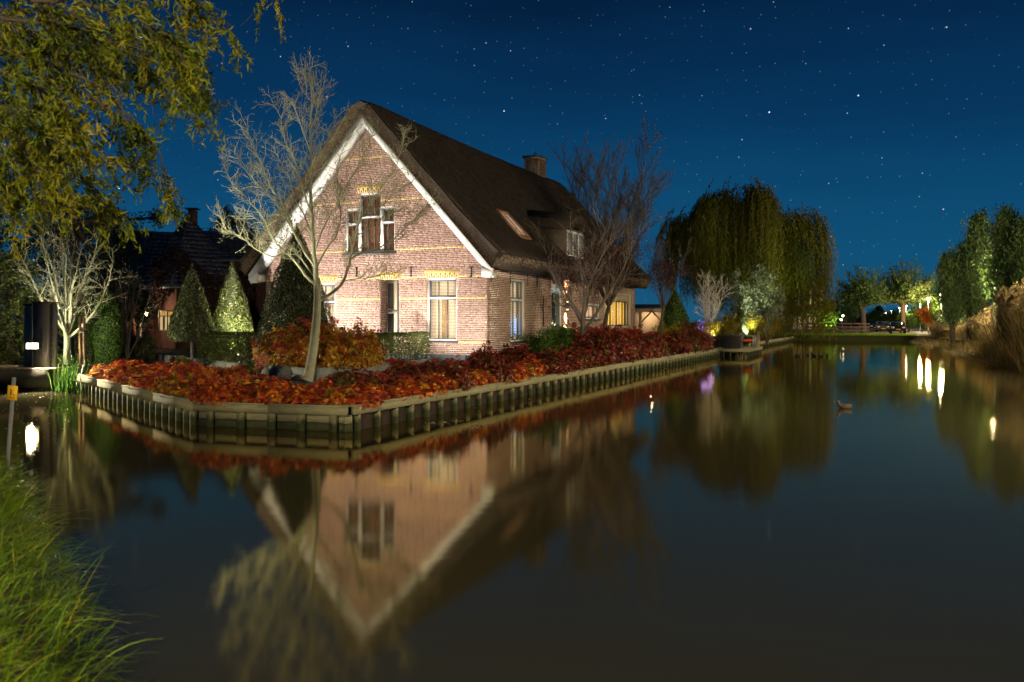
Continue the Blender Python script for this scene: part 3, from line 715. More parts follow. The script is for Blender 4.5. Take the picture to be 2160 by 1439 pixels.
# ridge tiles
rt = MB()
for k in range(10):
    a0_ = math.pi * k / 10; a1_ = math.pi * (k + 1) / 10; r0, r1 = .21, .235
    rt.quad((r0 * math.cos(a0_), 0, r0 * math.sin(a0_) * .75), (r0 * math.cos(a1_), 0, r0 * math.sin(a1_) * .75), (r1 * math.cos(a1_), .40, r1 * math.sin(a1_) * .75), (r1 * math.cos(a0_), .40, r1 * math.sin(a0_) * .75))
    rt.quad((r1 * math.cos(a0_), .40, r1 * math.sin(a0_) * .75), (r1 * math.cos(a1_), .40, r1 * math.sin(a1_) * .75), (.19 * math.cos(a1_), .40, .19 * math.sin(a1_) * .75), (.19 * math.cos(a0_), .40, .19 * math.sin(a0_) * .75))
rtm = rt.mesh('ridge_tile'); rtm.materials.append(RIDGET)
k = 0; yy = .25
while yy < LEN - .2:
    put('ridge_tile', rtm, None, roof, loc=(XM + rb.uniform(-.01, .01), yy, rid - .10 - .10 * math.sin(math.pi * yy / LEN) + rb.uniform(-.008, .008))); yy += .375
# bargeboards and soffit
for s_ in (-1, 1):
    e_ = WID / 2 + .40; zb = lambda dx: ZA - MS * dx
    x0, x1 = XM, XM + s_ * e_
    hw = .40
    for (y0, y1, za, zb2, nm) in ((-.50, -.44, 0., hw, 'bargeboard'), (-.438, -.002, .0, .05, 'soffit_board')):
        pts = [(x0, y0, ZA + za), (x1, y0, zb(e_) + za), (x1, y1, zb(e_) + za), (x0, y1, ZA + za), (x0, y0, ZA + zb2), (x1, y0, zb(e_) + zb2), (x1, y1, zb(e_) + zb2), (x0, y1, ZA + zb2)]
        if nm == 'bargeboard': pts = [(x0, y0, ZA - .0), (x1, y0, zb(e_)), (x1, y1, zb(e_)), (x0, y1, ZA - .0), (x0, y0, ZA + hw), (x1 + s_ * .10, y0, zb(e_) + hw - .11), (x1 + s_ * .10, y1, zb(e_) + hw - .11), (x0, y1, ZA + hw)]
        MB().hexa(pts).build(nm, WHITE, house)
    # foot of the bargeboard
    MB().hexa([(x1 - s_ * .36, -.506, zb(e_) - .01), (x1 - s_ * .04, -.506, zb(e_) - .06), (x1 - s_ * .04, -.438, zb(e_) - .06), (x1 - s_ * .36, -.438, zb(e_) - .01), (x1 - s_ * .36, -.506, zb(e_) + .38), (x1 + s_ * .1, -.506, zb(e_) + .16), (x1 + s_ * .1, -.438, zb(e_) + .16), (x1 - s_ * .36, -.438, zb(e_) + .38)]).build('bargeboard_foot', WHITE, house)
    MB().hexa([(x1 - s_ * .36, -.436, zb(e_) + .03), (x1 - s_ * .02, -.436, zb(e_) - .04), (x1 - s_ * .02, -.004, zb(e_) - .04), (x1 - s_ * .36, -.004, zb(e_) + .03), (x1 - s_ * .36, -.436, zb(e_) + .3), (x1, -.436, zb(e_) + .10), (x1, -.004, zb(e_) + .10), (x1 - s_ * .36, -.004, zb(e_) + .3)]).build('bargeboard_return', WHITE, house)
MB().box(.012, .36, .0, LEN + .3, 3.60, 3.66).build('soffit_board', BEIGE, house)
MB().box(.36, .40, -.44, LEN + .3, 3.58, 3.74).build('fascia', BEIGE, house)
MB().box(-WID - .36, -WID - .012, .0, LEN + .3, 3.60, 3.66).build('soffit_board', BEIGE, house)
# skylight
def on_slope(y, dx, off): return Vector((XM + dx + (TH + off) * nx_, y, zu(dx) + (TH + off) * nz_ - .08))
def slope_box(mb, y0, y1, d0, d1, o0, o1):
    mb.hexa([on_slope(y0, d0, o0), on_slope(y1, d0, o0), on_slope(y1, d1, o0), on_slope(y0, d1, o0), on_slope(y0, d0, o1), on_slope(y1, d0, o1), on_slope(y1, d1, o1), on_slope(y0, d1, o1)])
def slope_hit(x, y):
    o, dd = loc_ray(x, y); nn = Vector((nx_, 0, nz_)); q = on_slope(0, 1, .0); k = (q - o).dot(nn) / dd.dot(nn); p = o + dd * k; return p.y, (p - on_slope(0, 0, 0)).x
k0 = slope_hit(1062, 460); k1 = slope_hit(1100, 492)
ysk = (k0[0] + k1[0]) / 2; dsk = (k0[1] + k1[1]) / 2
m_ = MB(); yA, yB, dA, dB = ysk - .45, ysk + .45, dsk - .42, dsk + .42
COPPER = mat('copper_brown_flashing', (.30, .15, .08), .5)
for q in ((yA - .12, yA, dA - .1, dB + .1), (yB, yB + .12, dA - .1, dB + .1), (yA, yB, dA - .1, dA), (yA, yB, dB, dB + .12)): slope_box(m_, *q, -.05, .10)
sky = m_.build('skylight', COPPER, house)
m_ = MB(); slope_box(m_, yA, yB, dA, dB, .03, .05); m_.build('pane', mat('lit_skylight_glass', (.5, .4, .3), .2, emit=(1., .68, .45), estr=.30), sky)
m_ = MB(); slope_box(m_, yA + .4, yA + .45, dA, dB, .052, .07); m_.build('glazing_bar', COPPER, sky)
# dormer with thatch hood
k0 = slope_hit(1212, 545); yd, dd0 = k0[0], k0[1]
zb_ = on_slope(yd, dd0, 0).z; xb_ = on_slope(yd, dd0, 0).x
dorm = MB().box(xb_ - 1.6, xb_, yd - 1.1, yd + 1.1, zb_ - .1, zb_ + 1.25).build('dormer', mat('dormer_cheek', (.10, .075, .06), .9), house)
for j in range(3):
    yq = yd - .7 + j * .7
    fr = MB(); fr.box(xb_ + .002, xb_ + .05, yq - .33, yq + .33, zb_ + .0, zb_ + 1.15); frm = fr.build('dormer_window', WHITE, dorm)
    MB().box(xb_ + .052, xb_ + .06, yq - .26, yq + .26, zb_ + .10, zb_ + 1.05).build('pane', mat('dim_pane', (.16, .16, .16), .15, emit=(.8, .8, .8), estr=.05), frm)
hm = MB(); NH = 12
for j in range(NH):
    a_, b_ = -1 + 2 * j / NH, -1 + 2 * (j + 1) / NH
    za_, zc_ = zb_ + 1.22 + .42 * (1 - a_ * a_), zb_ + 1.22 + .42 * (1 - b_ * b_)
    hm.hexa([(xb_ + .35, yd + 1.35 * a_, za_ - .12), (xb_ + .35, yd + 1.35 * b_, zc_ - .12), (xb_ - 2.2, yd + 1.5 * b_, zc_ + .15), (xb_ - 2.2, yd + 1.5 * a_, za_ + .15), (xb_ + .25, yd + 1.35 * a_, za_ + .25), (xb_ + .25, yd + 1.35 * b_, zc_ + .25), (xb_ - 2.2, yd + 1.5 * b_, zc_ + .62), (xb_ - 2.2, yd + 1.5 * a_, za_ + .62)])
hm.build('thatch_hood', THATCH, dorm)
# chimney on the ridge
yc = 16.2; zc = rid - .5
CHB = mat('chimney_brick', tint=[(.05, .028, .022), (.085, .042, .03), (.11, .055, .04)], rough=.9)
ch = MB().box(XM - .42, XM + .42, yc - .55, yc + .55, zc, zc + 1.30).build('chimney', MORTAR, house)
cbm = MB()
for k in range(19):
    z = zc + .02 + k * .066
    for q in range(-3, 3):
        o_ = .1 if k % 2 else 0
        cbm.box(XM + .40, XM + .43, yc + max(-.55, q * .185 + o_), yc + min(.55, q * .185 + o_ + .172), z, z + .055, rb.random())
        cbm.box(XM + max(-.43, q * .142 + o_), XM + min(.43, q * .142 + o_ + .130), yc - .56, yc - .53, z, z + .055, rb.random())
cbm.build('brickwork', CHB, ch, kind='stuff')
MB().box(XM - .5, XM + .5, yc - .63, yc + .63, zc + 1.30, zc + 1.42).build('chimney_cap', SILL, ch)
pm = MB(); pm.cyl((XM, yc, zc + 1.42), (XM, yc, zc + 1.72), .018, n=6); pm.bar((XM - .12, yc, zc + 1.6), (XM + .12, yc, zc + 1.6), .02, .02); pm.bar((XM, yc - .16, zc + 1.64), (XM, yc + .16, zc + 1.64), .02, .02); pm.build('weather_vane', IRON, ch)
# lower thatched lean-to on the far side with brown timber verge
ln = MB(); 
lx0, lx1 = -WID - .15, -WID - 2.3
ln.hexa([(lx0, 2.2, 2.95), (lx1, 2.2, .95), (lx1, 9, .95), (lx0, 9, 2.95), (lx0, 2.2, 3.30), (lx1, 2.2, 1.30), (lx1, 9, 1.30), (lx0, 9, 3.30)]).build('lean_to_roof', THATCH, house)
MB().box(lx1 + .5, lx0 - .02, 2.5, 8.8, 0, 1.4).box(-WID - .8, -WID - .02, 2.5, 8.8, 1.4, 2.6).build('lean_to_wall', mat('dark_plank_wall', (.05, .04, .03), .9), house)
ln2 = MB()
ln2.hexa([(lx0, 2.12, 2.68), (lx1, 2.12, .72), (lx1, 2.19, .72), (lx0, 2.19, 2.68), (lx0, 2.12, 2.92), (lx1, 2.12, .93), (lx1, 2.19, .93), (lx0, 2.19, 2.92)]).build('lean_to_verge', OAKB, house)

# wall lamp shining up and down the side wall
yl, zl = sp_(1196.5, 645, .1)
wl = MB().cyl((.11, yl, zl - .16), (.11, yl, zl + .16), .055, n=12).build('wall_lamp', mat('bronze', (.12, .06, .03), .4, metal=.5), None)
wl.location = HC; wl.rotation_euler = (0, 0, HR)
tag(wl, 'small bronze up-and-down wall lamp glowing beside the dark side door', 'wall lamp')
MB().box(.0, .06, yl - .03, yl + .03, zl - .05, zl + .05).build('bracket', IRON, wl)
for s_ in (-1, 1):
    MB().cyl((.11, yl, zl + s_ * .162), (.11, yl, zl + s_ * .17), .045, n=10).build('bulb', mat('warm_bulb', (1, .8, .5), .5, emit=(1., .62, .28), estr=25.), wl)
    ld = bpy.data.lights.new('wall_lamp_beam', 'SPOT'); ld.energy = 3200; ld.color = (1., .60, .33); ld.spot_size = R(62); ld.spot_blend = 1.; ld.shadow_soft_size = .04
    lo = bpy.data.objects.new('wall_lamp_beam', ld); col.objects.link(lo); lo.parent = wl; lo.location = (.13, yl, zl + s_ * .19)
    lo.rotation_euler = Vector((-.16, 0, s_)).to_track_quat('-Z', 'Y').to_euler()

# ================================================================== LAMPS
def garden_spot(pos, target, energy, size, color, label, blend=.6, soft=.08, stake=.02):
    root = empty('garden_spotlight', pos); tag(root, label, 'spotlight', 'garden spotlights')
    d = (Vector(target) - Vector(pos)).normalized()
    MB().cyl((0, 0, -stake), (0, 0, .14), .012, n=6).build('spike', IRON, root)
    MB().cyl(Vector((0, 0, .17)) - d * .07, Vector((0, 0, .17)) + d * .07, .045, .055, n=12).build('housing', IRON, root)
    MB().cyl(Vector((0, 0, .17)) + d * .072, Vector((0, 0, .17)) + d * .076, .045, n=12).build('lens', mat('spot_lens', (1, 1, .9), .4, emit=(1., .9, .7), estr=.8), root)
    ld = bpy.data.lights.new('spot_beam', 'SPOT'); ld.energy = energy; ld.color = color; ld.spot_size = size; ld.spot_blend = blend; ld.shadow_soft_size = soft
    o = bpy.data.objects.new('spot_beam', ld); col.objects.link(o); o.parent = root; o.location = Vector((0, 0, .17)) + d * .10
    o.rotation_euler = d.to_track_quat('-Z', 'Y').to_euler()
    return root
def hl(x, y, z): return HC + (Matrix.Rotation(HR, 3, 'Z') @ Vector((x, y, z)))
WALLC = (1., .89, .79); ZB = .74
garden_spot(hl(-2.95, -4.3, .25), hl(-2.4, 0, 4.6), 6800, R(125), WALLC, 'small black spotlight behind the clipped hedge by the front window')
garden_spot(hl(-7.6, -4.6, .25), hl(-6.2, 0, 5.2), 5600, R(125), WALLC, 'small black spotlight at the foot of the tall clipped cone')
garden_spot(hl(-.5, -3.6, .0), hl(-.9, 0, 2.6), 1900, R(78), WALLC, 'small black spotlight on the gravel before the house corner')
garden_spot((-8.2, 20.2, ZG + .52), (-6.9, 22.6, 4.9), 2500, R(72), (1., .95, .70), 'small black spotlight in the flower bed aimed at the bare tree', stake=.8)
garden_spot((-14.9, 26.2, ZG + .30), (-14.6, 28.4, 3.2), 1000, R(140), (1., .93, .66), 'small black spotlight under the pale bare tree by the gate', stake=.4)
garden_spot((-12.9, 27.8, ZG + .02), (-10.8, 30.2, 2.9), 210, R(95), (1., .93, .70), 'small black spotlight before the two clipped holly cones')
garden_spot((-9.5, 29.0, ZB + .05), (-9.4, 27.8, 1.2), 90, R(120), (1., .9, .65), 'small black spotlight behind the low square hedge')

# street lamps along the right bank, plus one added behind the viewer
LAMPM = mat('street_lamp_glass', (1, .9, .7), .5, emit=(1., .83, .52), estr=28.)
LAMPO = mat('orange_lamp_glass', (1, .6, .3), .5, emit=(1., .62, .25), estr=40.)
POLE = mat('lamp_pole', (.03, .035, .035), .5, metal=.3)
def street_lamp(p, energy, label, color=(1., .80, .48), gm=None, hgt=4.4):
    root = empty('street_lamp', p); tag(root, label, 'street lamp', 'street lamps along the road')
    MB().cyl((0, 0, 0), (0, 0, hgt - .1), .055, .035, n=8).build('pole', POLE, root)
    MB().cyl((0, 0, 0), (0, 0, .7), .08, .075, n=8).build('pole_base', POLE, root)
    MB().cyl((0, 0, hgt - .1), (0, 0, hgt + .16), .15, .22, n=10).build('glass', gm or LAMPM, root)
    MB().cyl((0, 0, hgt + .17), (0, 0, hgt + .30), .24, .05, n=10).build('hood', POLE, root)
    if energy:
        ld = bpy.data.lights.new('lamp_light', 'POINT'); ld.energy = energy; ld.color = color; ld.shadow_soft_size = .2
        o = bpy.data.objects.new('lamp_light', ld); col.objects.link(o); o.parent = root; o.location = (0, 0, hgt - .28)
    return root
names = {-4: 'added unseen street lamp on the near bank just behind the viewer', -3: 'street lamp on the right bank opposite the grassy bank', -2: 'street lamp on the right bank opposite the quay corner', -1: 'street lamp standing behind the tall brown reeds',
         0: 'street lamp glowing white among the tall poplars above the reeds', 1: 'street lamp shining through the green tree behind the reed tips', 2: 'street lamp between the pollard willow and the poplars',
         3: 'street lamp with orange star glow beside the second pollard willow', 4: 'street lamp just left of the orange glowing one'}
STEP = [-60, -45, -30, -15, 0, 16, 37, 54, 68]
for k, s in zip(range(-4, 5), STEP):
    p = L0 + LD * s if k > -4 else Vector((-3.2, -6.5, 0)); p.z = .6 if k > -4 else .38  # near-bank lamp is out of view, added to light the grass and willow
    street_lamp(p, {-4: 13000, -3: 9000, -2: 9000, -1: 800}.get(k, 5500), names[k], gm=LAMPO if k == 3 else None, color=(1., .66, .3) if k == 3 else (1., .82, .5))
ordn = ['first', 'second', 'third', 'fourth', 'fifth', 'sixth', 'seventh', 'eighth', 'ninth']
for i, (x, y) in enumerate(((1911, 647), (1898, 651), (1881, 657), (1869, 661), (1864, 663), (1859, 664.5), (1854, 666), (1850, 667.5), (1842, 669.5))):
    Y = 3.25 * F / (HZ - y) * .93; p = at(x, HZ, Y); p.z = .6
    street_lamp(p, 3000 if i < 3 else 0, ordn[i] + ' small lamp from the right in the receding row above the cars', hgt=4.6)

# ================================================================== GARDEN

def wl_(p): return Vector((p[0], p[1], 0))
EB, EA, EC1, EC2, EC3 = (-2.6, 29.9), (-5.43, 23.1), (-7.14, 24.6), (-9.2, 26.9), (-15.6, 35.2)
hb0 = hl(-WID, -.05, 0); hb1 = hl(-1.95, -.05, 0)
land('raised_bed', [(hb1.x, hb1.y), (EA[0], EA[1] + .06), EC1, EC2, EC3, (-13, 45), (hb0.x, hb0.y)], ZB, SOIL, bottom=.3)
edg = empty('concrete_edging', (EA[0], EA[1], ZG)); tag(edg, 'low grey concrete edging panels around the raised garden bed', 'edging wall')
for a, b in ((EB, EA), (EA, EC1), (EC1, EC2), (EC2, EC3)):
    a, b = wl_(a), wl_(b); L_ = (b - a).length; n = max(1, round(L_ / 1.0))
    for k in range(n):
        p, q = a.lerp(b, k / n), a.lerp(b, (k + 1) / n); dd = (q - p).normalized() * .006; z = rb.uniform(-.006, .006)
        MB().bar(p + dd - wl_(EA) + Vector((0, 0, .13 + z)), q - dd - wl_(EA) + Vector((0, 0, .13 + z)), .07, .36).build('panel', CONC, edg)
g_ = land('gravel', [(-5.3, 22.9), (-2.9, 29), (-1.2, 29.1), (-3.4, 20.3), (-5.6, 20.2), (-7.6, 22.6)], ZG - .025, GRAVEL, bottom=.3)
land('garden_path', [(-9.6, 26.6), (-16, 34.8), (-17.5, 33.5), (-11.5, 25.6)], ZG - .02, PAVE, bottom=.3)

# ---- hydrangea bushes
def hyd_proto(seed, r, h, nl, nh, lm, tbias, size=.105):
    rg = np.random.default_rng(seed); root = empty('hydrangea_bush')
    # leaves in a lumpy mound
    th = rg.uniform(0, 2 * np.pi, nl); ph = np.arccos(rg.uniform(0.0, 1, nl)); rr = rg.uniform(.45, 1., nl) ** .6
    D = np.column_stack([np.sin(ph) * np.cos(th), np.sin(ph) * np.sin(th), np.cos(ph)])
    lump = 1 + .22 * wave(D, 2.6, seed) + .10 * wave(D, 6., seed + 1)
    P = D * (rr * lump)[:, None] * np.array([r, r, h * .92]); P[:, 2] += h * .05
    t = .5 + .40 * wave(P, 3.2 / r, seed * .7) + rg.normal(0, .16, nl) + tbias
    leaf_obj('foliage', rg, P, D + np.array([0, 0, .35]), size, lm, root, t, width=.68, jitter=.5, var=.6)
    # stems
    T = Tubes()
    for k in range(14):
        a = rg.uniform(0, 6.28); q = twig(rg, (rg.normal(0, .06), rg.normal(0, .06), 0), (math.cos(a) * .6, math.sin(a) * .6, 1.), h * .95, 4, .12, .05); T.add(q, np.linspace(.008, .004, len(q)), 3)
    put('stem', T.mesh('stem'), BARKD, root, kind='stuff')
    HP, HN, HT = [], [], []
    for k in range(nh):
        a = rg.uniform(0, 6.28); p_ = math.acos(rg.uniform(.25, 1)); d = np.array([math.sin(p_) * math.cos(a), math.sin(p_) * math.sin(a), math.cos(p_)])
        c = d * np.array([r, r, h * .92]) * rg.uniform(.98, 1.16) * (1 + .22 * wave(d[None, :], 2.6, seed)[0]) + np.array([0, 0, h * .05])
        m = 60; e = unit(rg.normal(0, 1, (m, 3)) + np.array([0, 0, .5])); s_ = rg.uniform(.055, .10)
        HP.append(c + e * s_ * np.array([1, 1, .75])); HN.append(e); HT.append(np.full(m, rg.uniform(0, 1)) + rg.normal(0, .12, m))
    if nh: leaf_obj('flower_head', rg, np.concatenate(HP), np.concatenate(HN), .036, HEADS, root, np.concatenate(HT), width=.9, jitter=.4)
    return root
def parkroot(o): o.location = (0, -200, -50)
low = [hyd_proto(11 + i, .50, .56, 1000, 9, HYD, (.04, -.04, -.20, .14)[i]) for i in range(4)]
bigy = [hyd_proto(31 + i, .80, 1.22, 2300, 32, HYDY, -.05 + .05 * i, .115) for i in range(3)]
dark = [hyd_proto(51 + i, .62, .85, 1500, 12, HYDD, (.04, -.05, -.16, .10)[i]) for i in range(4)]
used = set()
def place(protos, i, loc, rz, s, label, group, cat='hydrangea'):
    p = protos[i % len(protos)]
    if p.name in used: o = copy_tree(p)
    else: used.add(p.name); o = p
    o.location = loc; o.rotation_euler = (0, 0, rz); o.scale = (s[0], s[0], s[1]) if isinstance(s, tuple) else (s, s, s)
    tag(o, label, cat, group); return o
rh = random.Random(12)
TENS = ['', '', 'twenty', 'thirty']; ONES = ['', 'first', 'second', 'third', 'fourth', 'fifth', 'sixth', 'seventh', 'eighth', 'ninth', 'tenth', 'eleventh', 'twelfth', 'thirteenth', 'fourteenth', 'fifteenth', 'sixteenth', 'seventeenth', 'eighteenth', 'nineteenth', 'twentieth']
SEQ = {}
def nth(key):
    SEQ[key] = SEQ.get(key, 0) + 1; k = SEQ[key]
    return ONES[k] if k <= 20 else (TENS[k // 10] + '-' + ONES[k % 10] if k % 10 else ('thirtieth' if k == 30 else 'fortieth'))
ROW = ['quay-edge row', 'second row', 'third row', 'fourth row', 'back row']
n01 = Vector((.785, .62, 0)); d01 = (P1 - P0).normalized(); L01 = (P1 - P0).length
for row, off in enumerate((.50, 1.0, 1.55, 2.1, 2.65)):
    s = .2 + rh.uniform(0, .3)
    while s < L01 + (.25 if row < 2 else -.2):
        u = s / L01
        if row < 4 or u < .75:
            p = P0 + d01 * s + n01 * (off + rh.uniform(-.1, .1)); p.z = ZG - .06
            place(low, rh.randrange(4), p, rh.uniform(0, 6.28), (rh.uniform(.75, 1.15), rh.uniform(.5, .95)), 'low orange-red hydrangea behind the pale left quay, ' + ROW[row] + ', ' + nth(('a', row)) + ' from the gate', 'hydrangeas behind the left quay')
        s += rh.uniform(.58, .85) if rh.random() < .88 else 1.25
n12 = Vector((.28, .96, 0)); d12 = (P2 - P1).normalized(); L12 = (P2 - P1).length
for row, off in enumerate((.44, .95, 1.5, 2.0)):
    s = .1
    while s < L12 - .1:
        p = P1 + d12 * s + n12 * (off + rh.uniform(-.1, .1)); p.z = ZG - .06
        if row < 2 or s < 2.4 - .6 * row: place(low, rh.randrange(4), p, rh.uniform(0, 6.28), (rh.uniform(.7, 1.0), rh.uniform(.48, .85)), 'low red hydrangea above the short quay front, ' + ROW[row] + ', ' + nth(('b', row)) + ' from the left corner', 'hydrangeas above the short quay front')
        s += rh.uniform(.6, .8)
for row, off in enumerate((.34, .95, 1.55)):
    s = .5 + row * .2
    while s < 10.5:
        p = P2 + SD * s - GN * (off + rh.uniform(-.1, .1)); p.z = ZG - .06
        g = 1.0 + .045 * s
        place(low if rh.random() < .65 else dark, rh.randrange(4), p, rh.uniform(0, 6.28), (rh.uniform(.85, 1.05), rh.uniform(.7, 1.05) * g * .72), 'dark red hydrangea on the long quay, ' + ROW[row] + ', ' + nth(('c', row)) + ' from the near corner', 'hydrangeas along the long quay')
        s += rh.uniform(.62, .85)
for row, off in enumerate((.7, 1.6, 2.5)):
    s = 11 + row * .3
    while s < 36.5:
        p = P2 + SD * s - GN * (off + rh.uniform(-.15, .15)); p.z = ZG - .06
        g = 1.0 if s < 15 else (1.2 if s < 17.5 else (1.7 if s < 27 else 1.45)); g *= rh.uniform(.85, 1.1)
        if abs(s - 27.8) < 1.0 or abs(s - 16.6) < .8: s += .8; continue
        place(dark, rh.randrange(4), p, rh.uniform(0, 6.28), (1.35 * rh.uniform(.9, 1.1), g * .85), 'tall maroon hydrangea beside the house wall, ' + ROW[row] + ', ' + nth(('d', row)) + ' from the house corner', 'hydrangeas beside the house wall')
        s += rh.uniform(.95, 1.25)
for i, (x, y) in enumerate(((-7.25, 25.9), (-6.35, 25.1), (-5.55, 24.35), (-5.0, 25.1), (-4.75, 25.95), (-6.1, 26.0), (-5.45, 26.1))):
    place(bigy, i, (x, y, ZB - .05), i * 1.3, (.95 + .1 * (i % 2), 1.0 + .06 * (i % 3)), 'big yellow-leaved hydrangea with dark red heads in the raised bed, ' + ('leftmost', 'left of the trunk', 'right behind the trunk', 'just right of the trunk', 'next to the hedge', 'back row left', 'back row right')[i], 'big hydrangeas in the raised bed')
for i, s in enumerate((47, 49.5, 52, 55, 58, 61, 64, 67)):
    p = P2 + SD * s - GN * (.9 + .4 * (i % 2)); p.z = ZG - .06
    place(dark, i, p, i, (1.4, 1.35), nth('e') + ' dark red bush past the jetty on the far quay', 'bushes on the far quay', 'bush')

# ---- clipped cones, columns and hedges
def shell_leaves(rg, n, prof_fn, size_in=.06):
    """points on a surface of revolution r(z), z in 0..1"""
    z = rg.uniform(0, 1, n * 3); r = prof_fn(z); keep = rg.uniform(0, 1, n * 3) < r / r.max(); z = z[keep][:n]; r = r[keep][:n]
    th = rg.uniform(0, 6.2832, len(z)); k = 1 - np.abs(rg.normal(0, .05, len(z)))
    return np.column_stack([np.cos(th) * r * k, np.sin(th) * r * k, z]), np.column_stack([np.cos(th), np.sin(th), np.full(len(z), .4)])
def topiary(name, base, r, h, n, prof_fn, label, cat, trunk=0., material=HOLLY, seed=1, size=.055, group=None, trunkmat=None):
    rg = np.random.default_rng(seed); root = empty(name, base); tag(root, label, cat, group)
    P, N = shell_leaves(rg, n, prof_fn); P = P * np.array([r, r, h]); P[:, 2] += trunk
    bump = 1 + .09 * wave(P, 2.6, seed) + .05 * wave(P, 8, seed); P[:, :2] *= bump[:, None]
    leaf_obj('foliage', rg, P, N, size, material, root, rg.uniform(0, 1, len(P)) * .7 + .3 * (wave(P, 4., seed) * .5 + .5), width=.6, jitter=.55)
    # dark inner body of twigs so the crown is not see-through
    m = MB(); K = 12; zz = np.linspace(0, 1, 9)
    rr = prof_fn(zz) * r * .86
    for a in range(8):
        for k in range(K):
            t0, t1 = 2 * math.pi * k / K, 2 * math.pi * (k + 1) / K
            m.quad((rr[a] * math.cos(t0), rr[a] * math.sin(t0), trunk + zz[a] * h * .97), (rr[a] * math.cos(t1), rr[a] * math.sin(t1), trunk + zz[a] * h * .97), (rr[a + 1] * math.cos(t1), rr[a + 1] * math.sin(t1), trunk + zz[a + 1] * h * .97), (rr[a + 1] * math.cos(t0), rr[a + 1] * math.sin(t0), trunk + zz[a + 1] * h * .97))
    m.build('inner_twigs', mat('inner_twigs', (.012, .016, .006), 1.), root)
    MB().cyl((0, 0, -.1), (0, 0, trunk + h * .4), .06, .03, n=8).build('trunk', trunkmat or BARKL, root)
    return root
cone = lambda z: np.maximum(.03, (1 - z ** 1.25) ** .95 * (1 - .35 * np.exp(-z / .045)) * np.sqrt(np.clip((1.02 - z) / .12, 0, 1)))
egg = lambda z: np.maximum(.03, np.sqrt(np.clip(1 - np.abs(2 * np.clip(z, 0, 1) ** .8 - .95) ** 2.4, 0.001, 1)))
dome = lambda z: np.maximum(.03, np.sqrt(np.clip(1 - z ** 1.7, .001, 1)) * (1 - .15 * np.exp(-z / .06)))
topiary('clipped_cone', (-7.03, 27.3, ZB), 1.50, 4.6, 20000, cone, 'tall dark clipped cone tree against the house front', 'topiary tree', seed=3, size=.062)
pb = at(405, 700, 29.2); topiary('clipped_cone', (pb.x, pb.y, ZG), .86, 2.72, 12000, cone, 'clipped holly cone on a stem before the lit neighbour window', 'topiary tree', trunk=.92, seed=4, size=.058)
pb = at(490, 700, 30.6); topiary('clipped_cone', (pb.x, pb.y, ZB), .82, 2.75, 12000, cone, 'clipped holly cone standing right behind the low square hedge', 'topiary tree', trunk=.85, seed=5, size=.058)
pb = at(225, 700, 30.); topiary('clipped_column', (pb.x, pb.y, ZG), .54, 2.75, 8000, egg, 'rounded green clipped column beside the pale bare tree', 'topiary tree', material=SHRUB, seed=6)
pb = at(186, 700, 31.5); topiary('clipped_column', (pb.x, pb.y, ZG), .50, 3.1, 6000, egg, 'darker slim clipped column behind the tree stakes', 'topiary tree', material=HOLLY, seed=7)
pb = at(1424, 680, 47.5); topiary('clipped_dome', (pb.x, pb.y, ZG), 1.30, 3.55, 12000, cone, 'wide green clipped cone behind the thin young tree', 'topiary tree', material=SHRUB, seed=8, size=.07)
pb = at(1561, 680, 54); topiary('clipped_cone', (pb.x, pb.y, ZG), .62, 2.9, 5000, cone, 'small dark clipped cone in front of the silver leaved tree', 'topiary tree', seed=9, size=.07)
pb = at(1532, 680, 53.5); topiary('clipped_cone', (pb.x, pb.y, ZG), .5, 2.3, 4000, cone, 'small dark clipped cone behind the yellow shrubs', 'topiary tree', seed=10, size=.07)

def hedge(a, b, h, th, base, n, label, seed, material=HEDGE):
    a, b = Vector(a), Vector(b); c = (a + b) / 2; root = empty('clipped_hedge', (c.x, c.y, base)); tag(root, label, 'hedge')
    L_ = (b - a).length; rz = math.atan2((b - a).y, (b - a).x); root.rotation_euler = (0, 0, rz); rg = np.random.default_rng(seed)
    q = rg.uniform(-1, 1, (n, 3)); ax = rg.choice(3, n, p=[.12, .58, .30]); sg = np.sign(rg.uniform(-1, 1, n)); k = 1 - np.abs(rg.normal(0, .10, n))
    for i in range(3): q[ax == i, i] = (sg * k)[ax == i]
    q[(ax == 2), 2] = np.abs(q[(ax == 2), 2])
    N = np.zeros((n, 3)); N[np.arange(n), ax] = np.sign(q[np.arange(n), ax]); 
    P = q * np.array([L_ / 2, th / 2, h / 2]); P[:, 2] += h / 2
    keep = rg.random(n) < np.clip(.45 + 1.3 * P[:, 2] / h, 0, 1); P, N = P[keep], N[keep]
    leaf_obj('foliage', rg, P, N, .06, material, root, .45 + .3 * wave(P, 4, seed) + rg.normal(0, .2, len(P)), width=.5, jitter=.7)
    T = Tubes()
    for i in range(int(L_ * 14)):
        s_ = twig(rg, (rg.uniform(-L_ / 2, L_ / 2), rg.normal(0, th * .2), 0), (rg.normal(0, .15), rg.normal(0, .15), 1), h * .95, 4, .12, .1); T.add(s_, np.linspace(.012, .004, len(s_)), 4)
    put('stem', T.mesh('stem'), BARKD, root, kind='stuff')
    return root
hedge((-4.45, 26.4), (-3.12, 29.5), 1.0, .55, ZB, 11000, 'clipped green hedge under the front window beside the concrete edging', 21)
hedge((-10.45, 28.0), (-8.65, 27.7), 1.02, .55, ZB, 9000, 'low square clipped hedge left of the tall clipped cone', 22)
pb = at(1440, 690, 44); hedge((pb.x - .8, pb.y), (pb.x + .9, pb.y + .8), 1.15, .6, ZG, 5000, 'small dark hedge beside the quay near the jetty', 23, HOLLY)

